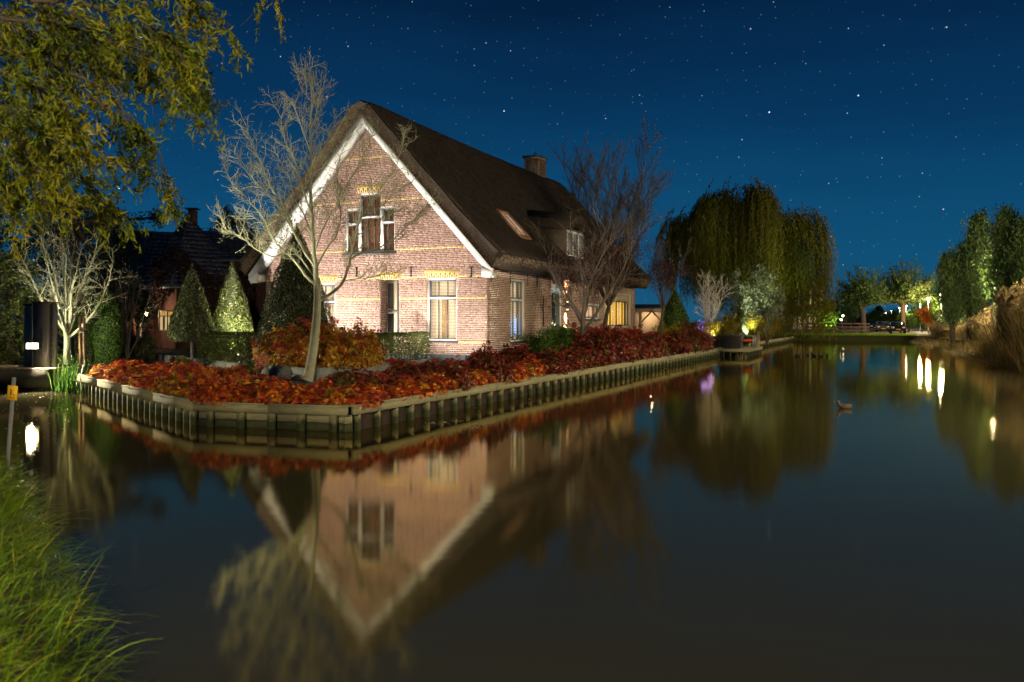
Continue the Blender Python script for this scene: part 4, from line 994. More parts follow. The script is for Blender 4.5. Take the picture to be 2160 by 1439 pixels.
def loose_shrub(name, base, r, h, n, material, label, seed, size=.07, cat='shrub', group=None, open_=.3):
    rg = np.random.default_rng(seed); root = empty(name, base); tag(root, label, cat, group)
    T = Tubes(); tips = []
    for k in range(16):
        a = rg.uniform(0, 6.28); e = rg.uniform(.1, 1) * r / h
        q = twig(rg, (0, 0, 0), (math.cos(a) * e, math.sin(a) * e, 1), h * rg.uniform(.6, 1.0), 5, .14, .02); T.add(q, np.linspace(.013, .004, len(q)), 4)
        sprout(T, rg, q, .01, [(.16, h * .35, 3, .2, .05, .7, .006)], 0, tips, .3); tips.append(q[-1])
    put('stem', T.mesh('stem'), BARKD, root, kind='stuff')
    tp = np.array(tips); i = rg.integers(0, len(tp), n); P = tp[i] + rg.normal(0, .10 * max(r, h) * .6, (n, 3)); P[:, 2] = np.abs(P[:, 2])
    leaf_obj('foliage', rg, P, unit(P - np.array([0, 0, h * .3])) + np.array([0, 0, .3]), size, material, root, .5 + .35 * wave(P, 5 / r, seed) + rg.normal(0, .2, n), width=.5, jitter=.7)
    return root
pb = at(300, 720, 32.5); loose_shrub('dark_shrub', (pb.x, pb.y, ZG), 1.2, 1.15, 7000, HOLLY, 'wide dark green shrub below the neighbour house window', 61, .08)
pb = at(385, 745, 25.6); loose_shrub('feathery_shrub', (pb.x, pb.y, ZG), .42, .55, 2200, CONIF, 'small feathery pale green shrub by the garden path', 62, .06)
pb = at(535, 765, 24.4); loose_shrub('round_shrub', (pb.x, pb.y, ZG), .42, .50, 2600, SHRUB, 'small green mound beside the concrete edging corner', 63, .05)
pb = at(545, 770, 22.0); fl = loose_shrub('flowering_plant', (pb.x, pb.y, ZG), .18, .72, 300, mat('pink_leaf', tint=[(.4, .04, .05), (.6, .12, .08), (.6, .4, .2)], rough=.6, transl=.3), 'thin tall plant with pinkish red flower tufts before the edging', 64, .06, 'plant')
pb = at(1135, 725, 27.5); loose_shrub('green_shrub', (pb.x, pb.y, ZG), .55, 1.25, 3000, SHRUB, 'bright green shrub below the tall narrow side window', 65, .08)
pb = at(1195, 720, 31.5); loose_shrub('green_shrub', (pb.x - .25, pb.y + .3, ZG), .6, 1.45, 3500, SHRUB, 'green shrub at the foot of the wall lamp', 66, .08)
for i, (x, Y, r, h, m_, lb) in enumerate(((1497, 51, .8, 1.7, YSHRUB, 'pale yellow shrub under the white lit bare tree'), (1540, 52, 1.0, 2.0, YSHRUB, 'bright yellow upright shrub above the jetty'), (1590, 55, .9, 1.9, YSHRUB, 'yellow green shrub right of the jetty chair'), (1618, 60, .9, 1.9, YSHRUB, 'yellow shrub next to the weeping willow'), (1400, 43.5, .9, 1.5, YSHRUB, 'golden shrub around the thin young tree trunk'), (1455, 44.5, .7, 1.5, HYDD, 'crimson bush at the water before the jetty'))):
    pb = at(x, 690, Y); loose_shrub('shrub', (pb.x, pb.y, ZG), r, h, 3200, m_, lb, 70 + i, .085)

# ---- trees
def tree_obj(name, base, label, T, bark, leaves_fn=None, group=None, cat='tree', split_trunk=None):
    root = empty(name, base); tag(root, label, cat, group)
    if split_trunk is not None: put('trunk', split_trunk.mesh('trunk'), bark, root)
    put('crown', T.mesh('crown'), bark, root)
    if leaves_fn: leaves_fn(root)
    return root
# main bare tree, limbs traced, twigs grown
rg = np.random.default_rng(101); MB0 = np.array([-5.43, 22.5, ZG])
def zp(zx, zy, dep): v = at(460 + zx / 2.115, 120 + zy / 2.115, 22.5 + dep); return np.array(v) - MB0
def smooth_poly(pts, n=4):
    P = np.array(pts); out = []
    for i in range(len(P) - 1):
        p0, p1, p2, p3 = P[max(i - 1, 0)], P[i], P[i + 1], P[min(i + 2, len(P) - 1)]
        for k in range(n):
            t = k / n; out.append(.5 * ((2 * p1) + (p2 - p0) * t + (2 * p0 - 5 * p1 + 4 * p2 - p3) * t * t + (3 * p1 - p0 - 3 * p2 + p3) * t ** 3))
    out.append(P[-1]); return np.array(out)
TT = Tubes(); TC = Tubes()
tr = smooth_poly([zp(398, 1440, 0), zp(405, 1415, 0), zp(425, 1300, 0), zp(438, 1180, 0), zp(443, 1090, 0), zp(441, 1030, 0)])
TT.add(tr, np.interp(np.linspace(0, 1, len(tr)), [0, .08, .3, 1], [.21, .155, .13, .088]), 12)
limbs = [([(441, 1040), (433, 930), (425, 830), (418, 700), (410, 560), (415, 430), (412, 330), (418, 200), (410, 90), (412, 30)], .088, .006, .2),
 ([(445, 1085), (500, 1060), (555, 1005), (590, 900), (615, 800), (635, 720), (690, 640), (760, 540), (810, 450), (830, 320)], .062, .005, 1.0),
 ([(588, 905), (650, 870), (730, 845), (800, 800), (880, 720), (940, 650)], .036, .004, 1.4), ([(560, 1000), (610, 992), (680, 985), (740, 970), (800, 955)], .026, .004, .6),
 ([(440, 935), (480, 860), (530, 790), (545, 700), (530, 560), (545, 440), (600, 330)], .040, .004, 1.3), ([(435, 855), (470, 760), (510, 690), (560, 600), (600, 530), (660, 420), (700, 330)], .034, .004, .9),
 ([(640, 715), (700, 690), (780, 620), (850, 560)], .022, .004, 1.6), ([(615, 800), (680, 760), (760, 700), (860, 690), (920, 690)], .022, .004, .8),
 ([(440, 1020), (400, 985), (350, 920), (300, 870), (250, 820), (200, 720), (120, 620), (60, 560), (20, 480)], .056, .005, -.9),
 ([(300, 872), (240, 892), (160, 850), (100, 800), (40, 770), (0, 700)], .030, .004, -1.4), ([(430, 930), (380, 860), (330, 760), (290, 660), (240, 590), (190, 470), (150, 380), (125, 300)], .045, .004, -.6),
 ([(425, 900), (370, 830), (310, 740), (250, 640), (170, 560), (110, 490), (70, 420)], .038, .004, .7), ([(418, 700), (380, 600), (350, 480), (300, 380), (280, 280), (240, 190)], .036, .004, -.4),
 ([(412, 560), (440, 470), (480, 390), (530, 270)], .026, .004, .7), ([(415, 430), (380, 340), (350, 250), (330, 180)], .022, .004, -.7), ([(412, 330), (440, 250), (450, 180), (462, 120)], .018, .004, .5), ([(416, 200), (370, 140), (355, 90)], .014, .004, -.3),
 ([(432, 985), (370, 900), (300, 830), (230, 770), (170, 720), (110, 700)], .030, .004, .5), ([(425, 820), (390, 720), (340, 620), (310, 520), (250, 420)], .030, .004, 1.1)]
tips = []
spec = [(.088, .74, 5, .24, .07, .75, .0115), (.09, .36, 4, .30, .05, .8, .0068), (.16, .15, 2, .35, .05, .9, .0048)]
for pts, r0, r1, dz in limbs:
    n = len(pts); q = smooth_poly([zp(x, y, dz * (i / (n - 1)) ** 1.2) for i, (x, y) in enumerate(pts)])
    q[2:] += rg.normal(0, .012, (len(q) - 2, 3)) * np.linspace(.4, 1.2, len(q) - 2)[:, None]
    TC.add(q, np.linspace(r0 * .80, r1, len(q)), 7); sprout(TC, rg, q, r0, spec, 0, tips, .18)
bud = np.array(tips); bi = rg.random(len(bud)) < .3
t_ = tree_obj('bare_tree', tuple(MB0), 'tall bare tree with pale trunk and knobbly twigs in front of the gable', TC, BARKP, split_trunk=TT)
leaf_obj('bud', rg, bud[bi], np.tile([0, 0, 1.], (bi.sum(), 1)), .035, BARKP, t_, np.zeros(bi.sum()), width=.4, along=np.tile([0, 0, 1.], (bi.sum(), 1)))

def auto_tree(name, base, seed, trunk_h, lean, r0, nlimb, limb_len, spread, spec, bark, label, height_bias=.12, leaf=None, low_frac=.0, group=None):
    rg = np.random.default_rng(seed); Tt, Tc = Tubes(), Tubes(); tips = []
    q = twig(rg, (0, 0, -.05), (lean[0], lean[1], 1), trunk_h, 7, .05, .03); Tt.add(q, np.interp(np.linspace(0, 1, len(q)), [0, .12, 1], [r0 * 1.5, r0, r0 * .75]), 9)
    top = q[-1]
    for k in range(nlimb):
        a = 2.4 * k + rg.uniform(-.3, .3); e = spread * rg.uniform(.35, 1.15) * (0.15 if k == 0 else 1)
        s = q[-1 - (k % 3 if low_frac else 0)]
        b = twig(rg, s, (math.cos(a) * e, math.sin(a) * e, 1), limb_len * rg.uniform(.75, 1.1), 8, .11, height_bias); rr = r0 * rg.uniform(.38, .6)
        Tc.add(b, np.linspace(rr, .006, len(b)), 6); sprout(Tc, rg, b, rr, spec, 0, tips, .15)
    fn = None
    if leaf:
        material, n, size, zmax = leaf
        def fn(root):
            tp = np.array(tips); tp = tp[tp[:, 2] < zmax]; i = rg.integers(0, len(tp), n); P = tp[i] + rg.normal(0, .12, (n, 3))
            leaf_obj('foliage', rg, P, rg.normal(0, 1, (n, 3)), size, material, root, rg.uniform(0, 1, n), width=.6)
    return tree_obj(name, base, label, Tc, bark, fn, group, split_trunk=Tt)
tw = [(.26, 1.5, 5, .16, .08, .65, .020), (.15, .70, 4, .2, .07, .65, .010), (.12, .30, 3, .22, .05, .7, .0065)]
b_ = P2 + SD * 17.6 - GN * 1.5
auto_tree('garden_tree', (b_.x, b_.y, ZG), 7, 1.75, (.05, 0), .13, 6, 4.4, .80, tw, BARKL, 'bare spreading tree with low fork growing beside the long house wall', leaf=(REDL, 2200, .08, 4.4), low_frac=1)
b_ = P2 + SD * 25 - GN * 2.3
auto_tree('garden_tree', (b_.x - .9, b_.y, ZG), 13, 2.4, (.02, 0), .12, 9, 7.2, .55, [(.28, 2.0, 5, .13, .10, .55, .022), (.17, .95, 4, .18, .08, .55, .012), (.14, .38, 3, .2, .06, .6, .008)], BARKD, 'taller dark bare tree rising past the chimney behind the low-forked tree', leaf=(REDL, 2000, .09, 5.2), height_bias=.10)
b_ = at(1397, 700, 42.)
auto_tree('young_tree', (b_.x, b_.y, ZG), 19, 2.25, (0, 0), .075, 7, 3.8, .55, [(.3, 1.2, 4, .15, .1, .6, .014), (.16, .55, 4, .2, .08, .6, .008), (.14, .24, 3, .2, .05, .7, .006)], BARKD, 'young tree with thin straight trunk and reddish twigs right of the house', leaf=(REDL, 1600, .09, 4.6))
b_ = at(1501, 700, 52.)
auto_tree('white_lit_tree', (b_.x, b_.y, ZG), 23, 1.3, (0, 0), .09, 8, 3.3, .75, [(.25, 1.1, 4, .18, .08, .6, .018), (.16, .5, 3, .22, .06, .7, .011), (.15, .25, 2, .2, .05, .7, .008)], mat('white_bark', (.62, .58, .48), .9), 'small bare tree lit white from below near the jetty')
b_ = at(142, 715, 28.2)
auto_tree('pale_tree', (b_.x, b_.y, ZG), 31, 1.5, (0, 0), .125, 11, 3.9, 1.0, [(.2, .95, 5, .22, .06, .75, .016), (.13, .42, 4, .26, .05, .8, .009), (.12, .18, 2, .3, .05, .8, .006)], BARKP, 'pale bare tree with wide lit crown behind the gate pillars', low_frac=1)
b_ = at(268, 705, 31.)
auto_tree('multi_stem_tree', (b_.x, b_.y, ZG), 37, .25, (0, 0), .07, 11, 3.0, .45, [(.3, .9, 5, .16, .06, .6, .010), (.16, .4, 4, .22, .05, .7, .007), (.14, .2, 2, .3, .05, .8, .005)], BARKL, 'many-stemmed bare shrub tree right of the pale tree')
# tree stakes
for i, (x0, x1, y0, lb) in enumerate(((169, 172, 640, 'pair of dark wooden stakes with strap right of the pale tree'), (118, 123, 650, 'slim reddish wooden stake left of the pale tree'))):
    st = empty('tree_stake', at(x0, 725, 27.3) * 1.0); st.location.z = ZG; tag(st, lb, 'tree stake')
    for k in range(2 if i == 0 else 1):
        MB().cyl((k * .13, 0, -.1), (k * .13, 0, 1.75), .04, n=8).build('post', OAKB, st)
    MB().box(-.06, .19 if i == 0 else .06, -.05, .05, 1.25, 1.31).build('strap', IRON, st)

# clumps of foliage on a branch frame, for the full-crowned trees
def leafy_tree(name, base, label, seed, trunk_h, r0, clumps, n, size, material, bark=BARKD, width=.45, along=None, flat=1., group=None, lean=(0, 0), tb=0.):
    """clumps: list of (x, y, z, rx, rz) relative to the base"""
    rg = np.random.default_rng(seed); Tt, Tc = Tubes(), Tubes(); root = empty(name, base); tag(root, label, 'tree', group)
    q = twig(rg, (0, 0, -.1), (lean[0], lean[1], 1), trunk_h, 6, .04, .02); Tt.add(q, np.interp(np.linspace(0, 1, len(q)), [0, .15, 1], [r0 * 1.4, r0, r0 * .7]), 9)
    PP, NN, TTn = [], [], []
    tot = sum(c[3] ** 2 * c[4] for c in clumps)
    for c in clumps:
        ctr = np.array(c[:3]); b = smooth_poly([q[-1], (q[-1] + ctr) / 2 + rg.normal(0, .15, 3), ctr, ctr + np.array([0, 0, c[4] * .5])], 3); Tc.add(b, np.linspace(r0 * .45, .015, len(b)), 5)
        m = int(n * c[3] ** 2 * c[4] / tot); sub = max(6, m // 55)
        # sub-clumps give the uneven outline and gaps
        D = unit(rg.normal(0, 1, (sub, 3))); rr = rg.uniform(.35, 1.05, sub)[:, None]; C = ctr + D * rr * np.array([c[3], c[3], c[4]])
        i = rg.integers(0, sub, m); e = rg.normal(0, 1, (m, 3)); P = C[i] + e * np.array([1, 1, 1.0 / flat]) * (.16 * c[3]) * flat
        PP.append(P); NN.append(unit(P - ctr) + np.array([0, 0, .2])); TTn.append(np.clip(rg.uniform(0, 1, sub)[i] * .6 + rg.uniform(0, .4, m) + tb, 0, 1))
    put('trunk', Tt.mesh('trunk'), bark, root); put('branch', Tc.mesh('branch'), bark, root)
    P = np.concatenate(PP)
    leaf_obj('crown', rg, P, np.concatenate(NN), size, material, root, np.concatenate(TTn), width=width, jitter=.7, along=None if along is None else np.tile(along, (len(P), 1)))
    return root
def strands(rg, S, D, L_, droop, per, sway=.06):
    n = len(S); u = rg.uniform(.08, 1, (n, per)); u.sort(1)
    P = S[:, None, :] + D[:, None, :] * (L_[:, None] * u)[:, :, None]; P[:, :, 2] -= droop * L_[:, None] * u ** 2
    P += rg.normal(0, sway, P.shape)
    T = np.repeat(D[:, None, :], per, 1).copy(); T[:, :, 2] -= 2 * droop * u
    return P.reshape(-1, 3), unit(T.reshape(-1, 3)), np.repeat(rg.uniform(0, 1, n), per)
# silver leaved tree
b_ = at(1588, 700, 56.)
leafy_tree('silver_tree', (b_.x, b_.y, ZG), 'silvery green leafy tree lit from below beside the weeping willow', 41, 1.6, .10, [(-.5, 0, 3.2, 1.1, 1.4), (.7, 0, 3.4, 1.2, 1.6), (-.9, 0, 4.6, .6, .9), (.6, 0, 5.0, .65, 1.0), (1.5, .3, 2.6, .9, 1.2), (-1.2, 0, 2.0, .8, 1.0), (.2, 0, 1.6, 1.2, .9)], 9000, .17, OLIVE, BARKL)
# weeping willow
def weeping(base, label, seed, R0, top, n_str, per):
    rg = np.random.default_rng(seed); root = empty('weeping_willow', base); tag(root, label, 'tree')
    Tt, Tc = Tubes(), Tubes(); q = twig(rg, (0, 0, -.2), (0, 0, 1), top * .45, 6, .05, .03); Tt.add(q, np.linspace(.55, .36, len(q)), 10)
    ends = []
    for k in range(26):
        a = 2.4 * k; e = rg.uniform(.15, 1.0); lx = math.cos(a) * R0 * e * .8; ly = math.sin(a) * R0 * e * .55
        zt = top * (.99 - .24 * e ** 2) * rg.uniform(.84, 1.03)
        if lx > R0 * .15: zt *= 1.06
        b = smooth_poly([q[-1], np.array([lx * .4, ly * .4, (q[-1][2] + zt) * .52]), np.array([lx * .9, ly * .9, zt]), np.array([lx * 1.15, ly * 1.15, zt - .7])], 4); Tc.add(b, np.linspace(.22, .03, len(b)), 6); ends.append(b[5:])
    put('trunk', Tt.mesh('trunk'), BARKD, root); put('branch', Tc.mesh('branch'), BARKD, root)
    E = np.concatenate(ends); i = rg.integers(0, len(E), n_str); S = E[i] + rg.normal(0, .55, (n_str, 3)); 
    out = unit(S * np.array([1, 1, 0]) + rg.normal(0, .6, (n_str, 3))); D = unit(out * .55 + np.array([0, 0, .15]))
    r_ = np.hypot(S[:, 0] / R0, S[:, 1] / (R0 * .7)); Lm = np.where(S[:, 0] > R0 * .25, 1.1, np.where(S[:, 0] < -R0 * .3, .75, .85))
    L_ = np.clip(S[:, 2] * .92 * Lm * np.where(S[:, 0] > R0 * .2, rg.uniform(.55, 1.08, n_str), rg.uniform(.25, 1.05, n_str)), 1., 16.)
    P, T, t = strands(rg, S, D, L_ ** .55 * 1.0, .0, per, .0)
    # hang straight down after a short arch
    u = np.tile(np.linspace(.02, 1, per), n_str); ii = np.repeat(np.arange(n_str), per)
    hx = np.minimum(1, u * 3) ** .7
    P = S[ii] + D[ii] * (hx * .9)[:, None]; P[:, 2] -= L_[ii] * u ** 1.15; P += rg.normal(0, .07, P.shape); P[:, 0] += .25 * np.sin(u * 3 + ii) * u
    P = P[P[:, 2] > -.3]; ii = ii[:len(P)]
    leaf_obj('crown', rg, P, unit(P * np.array([1, 1, .1])), .36, WEEP, root, np.clip(.5 + .35 * wave(P, .55, seed) + rg.normal(0, .14, len(P)), 0, 1), width=.22, jitter=.5, along=np.tile([0, 0, -1.], (len(P), 1)))
    return root
b_ = at(1640, 700, 84.); weeping((b_.x - 2.9, b_.y + 2., ZG), 'big weeping willow hanging over the far end of the canal', 43, 9.8, 15.6, 2600, 48)

# ================================================================== LEFT SIDE: gate, bridge, neighbour
GY = 26.0
gate = empty('gate_pillar', at(95, 760, GY - .4)); gate.location.z = 0; tag(gate, 'tall dark steel gate pillar with a ticked metal strip on its edge', 'gate pillar')
gx = lambda x, Y: (x - CX) / F * Y
xl, xr = gx(75, GY - .4) - gate.location.x, gx(117, GY - .4) - gate.location.x
ztop = at(0, 637, GY - .4).z
MB().box(xl, xr - .15, -.16, .16, -.3, ztop - .05).build('body', mat('gate_steel', (.13, .12, .11), .45, noise=(3, (.09, .085, .08), .2), metal=.2), gate)
MB().box(xl - .02, xr + .02, -.19, .19, ztop - .045, ztop).build('cap', STEEL, gate)
MB().box(xr - .145, xr, -.02, .12, -.3, ztop - .05).build('edge_strip', mat('grey_strip', (.14, .13, .12), .5, metal=.3), gate)
MB().box(xl - .012, xl + .012, -.172, -.162, .3, ztop - .06).build('edge_trim', GALV, gate)
for k in range(9):
    MB().box(xr - .145, xr - .06, -.035, -.022, .62 + k * .165, .636 + k * .165).build('tick_mark', GALV, gate)
MB().box(xl + .28, xl + .30, -.20, -.162, 1.5, 1.9).build('handle', IRON, gate)
g2 = empty('steel_gate_wing', at(64, 760, GY)); g2.location.z = 0; tag(g2, 'lower dark steel panel behind the gate pillar carrying the bright lamp', 'gate panel')
x0_, x1_ = gx(54, GY) - g2.location.x, gx(76, GY) - g2.location.x
MB().box(x0_, x1_, -.08, .08, .45, at(0, 646, GY).z).build('panel', mat('warm_grey_steel', (.26, .21, .17), .5), g2)
MB().box(x0_ - .02, x1_ + .01, -.10, .10, at(0, 646, GY).z + .002, at(0, 643, GY).z + .02).build('cap', STEEL, g2)
gl = empty('gate_lamp', at(67, 730, GY - .85)); tag(gl, 'bright white rectangular lamp shining on the gate panel', 'lamp')
MB().box(-.19, .19, .04, .19, -.10, .10).build('housing', STEEL, gl); MB().box(-.03, .03, .19, .78, -.03, .03).build('bracket', STEEL, gl)
MB().box(-.17, .17, .012, .038, -.08, .08).build('lens', mat('gate_lamp_lens', (1, .95, .8), .4, emit=(1., .86, .58), estr=22.), gl)
ld = bpy.data.lights.new('gate_light', 'SPOT'); ld.energy = 3600; ld.color = (1., .86, .58); ld.spot_size = R(165); ld.spot_blend = .6; ld.shadow_soft_size = .1
o = bpy.data.objects.new('gate_light', ld); col.objects.link(o); o.parent = gl; o.location = (.0, -.03, 0); o.rotation_euler = Vector((.95, -.45, -.12)).to_track_quat('-Z', 'Y').to_euler()
br = empty('foot_bridge', (gx(60, GY), GY, 0)); tag(br, 'low timber foot bridge deck left of the gate pillars', 'bridge')
bx0, bx1 = -9.5, gx(140, GY) - br.location.x
PLK = mat('bridge_plank', (.40, .33, .22), .8, noise=(4, (.28, .22, .14), .2), stretch=(6, 1, 1))
MB().box(bx0, bx1, -.9, -.82, .10, .66).build('side_beam', mat('dark_beam', (.05, .042, .035), .8), br)
k = 0; xx = bx0
while xx < bx1 - .05:
    MB().box(xx, min(xx + .19, bx1), -.95, 1.1, .665 + rb.uniform(-.004, .004), .705).build('plank', PLK, br); xx += .2
MB().box(bx0, gx(75, GY) - br.location.x, -.97, -.88, .707, .80).build('edge_rail', PLK, br)
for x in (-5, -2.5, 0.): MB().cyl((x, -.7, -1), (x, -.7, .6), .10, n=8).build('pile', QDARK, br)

# signpost with K
sp0 = at(16, 955, 12.1); sg = empty('sign_post', (sp0.x, sp0.y, .05)); sg.rotation_euler = (R(2), R(5.5), 0); tag(sg, 'leaning galvanised post with small yellow K sign at the grass edge', 'sign')
MB().cyl((0, 0, -.3), (0, 0, 1.25), .027, n=10).build('post', GALV, sg)
sgn = MB().box(-.055, .085, -.042, -.034, .93, 1.14).build('sign_plate', mat('yellow_sign', (.75, .42, .02), .5), sg)
KM = mat('sign_letter', (.03, .025, .02), .6); K = MB()
K.box(-.012, .002, -.046, -.0425, .995, 1.09); K.bar((.0, -.0445, 1.04), (.048, -.0445, 1.088), .0035, .016, (0, 1, 0)); K.bar((.006, -.0445, 1.045), (.05, -.0445, .997), .0035, .016, (0, 1, 0))
K.build('letter', KM, sgn)
MB().box(-.03, .06, -.046, -.0425, .96, .967).build('letter_line', KM, sgn)

# water iris at the quay end
def iris(base, n, h, label, seed):
    rg = np.random.default_rng(seed); root = empty('water_iris', base); tag(root, label, 'water plant')
    V, Fc, t = [], [], []
    for k in range(n):
        a = rg.uniform(0, 6.28); e = rg.uniform(.05, .5); q = twig(rg, (rg.normal(0, .22), rg.normal(0, .15), -.1), (math.cos(a) * e, math.sin(a) * e, 1), h * rg.uniform(.5, 1.1), 6, .05, -.10 * rg.random()); w_ = np.interp(np.linspace(0, 1, 7), [0, .4, 1], [.012, .016, .002])
        s_ = unit(np.cross(np.array([math.cos(a), math.sin(a), 0]), np.array([0, 0, 1.]))); i = len(V) * 14
        V.append(np.stack([q - s_ * w_[:, None], q + s_ * w_[:, None]], 1).reshape(-1, 3))
        for j in range(6): Fc.append((i + 2 * j, i + 2 * j + 1, i + 2 * j + 3, i + 2 * j + 2)); t.append(rg.uniform(0, 1))
    put('leaf_blades', new_mesh('leaf_blades', np.concatenate(V), Fc, t), IRIS, root, kind='stuff'); return root
iris(on_ground(143, 828, 0.), 70, 1.35, 'tall green iris leaves in the water at the quay end', 5)
iris(on_ground(118, 825, 0.), 14, 1.15, 'few bent green iris leaves beside the gate pillar', 6)

# conifers and cedar
b_ = at(22, 745, 30.5)
def conifer(name, base, label, seed, h, r, n, material, droop=.35, size=.16):
    rg = np.random.default_rng(seed); root = empty(name, base); tag(root, label, 'tree')
    T = Tubes(); T2 = Tubes(); T.add([(0, 0, -.2), (0, 0, h * .5), (0, 0, h)], [.16, .1, .02], 8); S, D, L_ = [], [], []
    nb = 90
    for k in range(nb):
        z = h * (.04 + .94 * (k / nb)); rr = r * (1 - (z / h)) ** .7 * rg.uniform(.7, 1.15) + .15; a = 2.4 * k
        q = twig(rg, (0, 0, z), (math.cos(a), math.sin(a), .15), rr, 5, .08, -droop * .25); T2.add(q, np.linspace(.03, .008, len(q)), 4)
        m = int(6 + rr * 14); i = rg.integers(1, len(q), m); S.append(q[i] + rg.normal(0, .07, (m, 3))); dd = unit(np.tile([math.cos(a), math.sin(a), -.2], (m, 1)) + rg.normal(0, .5, (m, 3))); D.append(dd); L_.append(rg.uniform(.25, .6, m))
    S, D, L_ = np.concatenate(S), np.concatenate(D), np.concatenate(L_); per = max(4, int(n / len(S)))
    P, Tn, t = strands(rg, S, D, L_, droop, per, .025)
    put('trunk', T.mesh('trunk'), BARKD, root); put('branch', T2.mesh('branch'), BARKD, root)
    leaf_obj('crown', rg, P, np.tile([0, 0, 1.], (len(P), 1)), size, material, root, t * .7 + rg.uniform(0, .3, len(P)), width=.3, jitter=.8, along=Tn); return root
conifer('feathery_conifer', (b_.x, b_.y, ZG), 'feathery light green conifer at the left edge behind the bridge', 81, 4.3, 2.0, 12000, CONIF)
b_ = at(-40, 745, 33); conifer('feathery_conifer', (b_.x, b_.y, ZG), 'darker tall conifer behind the feathery conifer', 82, 7.0, 2.6, 9000, CEDAR, .3, .2)
b_ = at(165, 745, 41)
rg = np.random.default_rng(83); cd_ = [(rg.uniform(-3.4, 3.6), rg.uniform(-1.5, 1.5), z, rg.uniform(1.0, 1.9), .28) for z in (2.6, 3.3, 4.1, 4.8, 5.4, 5.9, 6.4, 6.9, 7.3) for _ in range(3)]
leafy_tree('cedar_tree', (b_.x, b_.y, ZG), 'dark cedar with flat layered branches left of the neighbour house', 84, 6.5, .22, cd_, 15000, .20, CEDAR, width=.3)
b_ = at(235, 745, 44); leafy_tree('dark_tree', (b_.x, b_.y, ZG), 'narrow dark leafy tree before the left end of the tiled roof', 85, 3., .15, [(0, 0, 3.0, 1.2, 1.4), (.1, 0, 4.8, 1.0, 1.2), (0, 0, 6.2, .6, .9), (1.2, 0, 2.2, 1.0, 1.3)], 7000, .16, SHRUB)
b_ = at(500, 745, 66); leafy_tree('dark_tree', (b_.x, b_.y, ZG), 'dark tree crown above the roof left of the thatched gable', 86, 6., .25, [(0, 0, 8.0, 2.0, 1.6), (-.8, 0, 9.6, 1.2, 1.0), (1.4, 0, 7.2, 1.4, 1.4)], 5000, .25, CEDAR)

# ---- neighbour house
NH_ = 50.; nbh = empty('tiled_house', (gx(395, NH_), NH_, ZG)); tag(nbh, 'neighbour brick house with dark pyramid tile roof, gutter and small chimney', 'house')
def nl(x, y, dY=0.): p = at(x, y, NH_ + dY); return Vector((p.x - nbh.location.x, p.y - NH_, p.z - ZG))
NWALL = mat('dark_brick_wall', (.16, .075, .055), .9, noise=(9, (.10, .05, .04), .2), bump=(40, .4))
apex = nl(394, 456, 3.5); ze = nl(394, 603).z
cor = [Vector((-.25, -1.3, ze)), Vector((2.9, 2.4, ze)), Vector((.6, 7., ze)), Vector((-3.2, 1.6, ze))]
wl2 = MB()
def wallq(mb, pts, z0, z1, ins=.25):
    c = sum(pts, Vector()) / len(pts); q = [c + (p - c) * (1 - ins / (p - c).length) for p in pts]; n = len(q)
    for i in range(n):
        a, b = q[i], q[(i + 1) % n]; mb.quad((a.x, a.y, z0), (b.x, b.y, z0), (b.x, b.y, z1), (a.x, a.y, z1))
wallq(wl2, cor, 0, ze); wl2.build('wall', NWALL, nbh)
lw = [nl(205, 600, .6), nl(330, 600, .9), nl(330, 600, 6), nl(205, 600, 6)]
for p in lw: p.z = ze
wl2 = MB(); wallq(wl2, lw, 0, ze); wl2.build('wall', NWALL, nbh)
rw = [nl(428, 600, 2.5), nl(630, 600, 2.5), nl(630, 600, 9), nl(428, 600, 9)]; zr = nl(480, 551, 2.5).z
for p in rw: p.z = zr
wl2 = MB(); wallq(wl2, rw, 0, zr); wl2.build('wall', NWALL, nbh)
tm = MB(); tile_jobs = []
nroof = MB(); 
def tile_plane(a, b, c, d, rows, cols):
    """a,b eave left/right ; c,d ridge right/left. overlapping pantiles, each with its own thickness"""
    nn = (b - a).cross(d - a).normalized()
    if nn.z < 0: nn = -nn
    for r in range(rows):
        v0, v1 = r / rows, min(1, (r + 1.15) / rows)
        for q in range(cols):
            u0, u1 = (q + .03) / cols, (q + .97) / cols
            f = lambda u, v: (a.lerp(b, u)).lerp(d.lerp(c, u), v)
            p0, p1, p2, p3 = f(u0, v0), f(u1, v0), f(u1, v1), f(u0, v1)
            j = rb.uniform(-.008, .008)
            tile_jobs.append(([p0 + nn * (.05 + j), p1 + nn * (.085 + j), p2 + nn * .03, p3 + nn * .005, p0 + nn * (.085 + j), p1 + nn * (.12 + j), p2 + nn * .05, p3 + nn * .03], rb.random()))
def eo(p, c, k=.3): q = Vector((p.x - c.x, p.y - c.y, 0)).normalized() * k; return Vector((p.x + q.x, p.y + q.y, p.z - .12))
ctr = Vector((0, 2.4, 0)); ec = [eo(p, ctr) for p in cor]
for i, (rows, cols) in ((3, (17, 12)), (0, (17, 12))):
    a, b = ec[i], ec[(i + 1) % 4]; tile_plane(a, b, apex + (b - a) * .01, apex - (b - a) * .01, rows, cols)
for i in range(4): nroof.quad(ec[i], ec[(i + 1) % 4], apex, apex + Vector((.001, 0, 0)))
rl0, rl1 = nl(255, 487, 3.3), nl(380, 491, 3.3); el0, el1 = nl(202, 602, .3), nl(350, 603, .6)
tile_plane(el0, el1, rl1, rl0, 14, 11); nroof.quad(el0, el1, rl1, rl0); nroof.quad(nl(202, 602, 6.5), nl(330, 602, 6.5), rl1, rl0); nroof.quad(el0, nl(202, 602, 6.5), rl0, rl0 + Vector((.01, 0, 0)))
rr0, rr1 = nl(400, 487, 5.5), nl(640, 493, 5.5); er0, er1 = nl(415, 549, 2.2), nl(640, 549, 2.2)
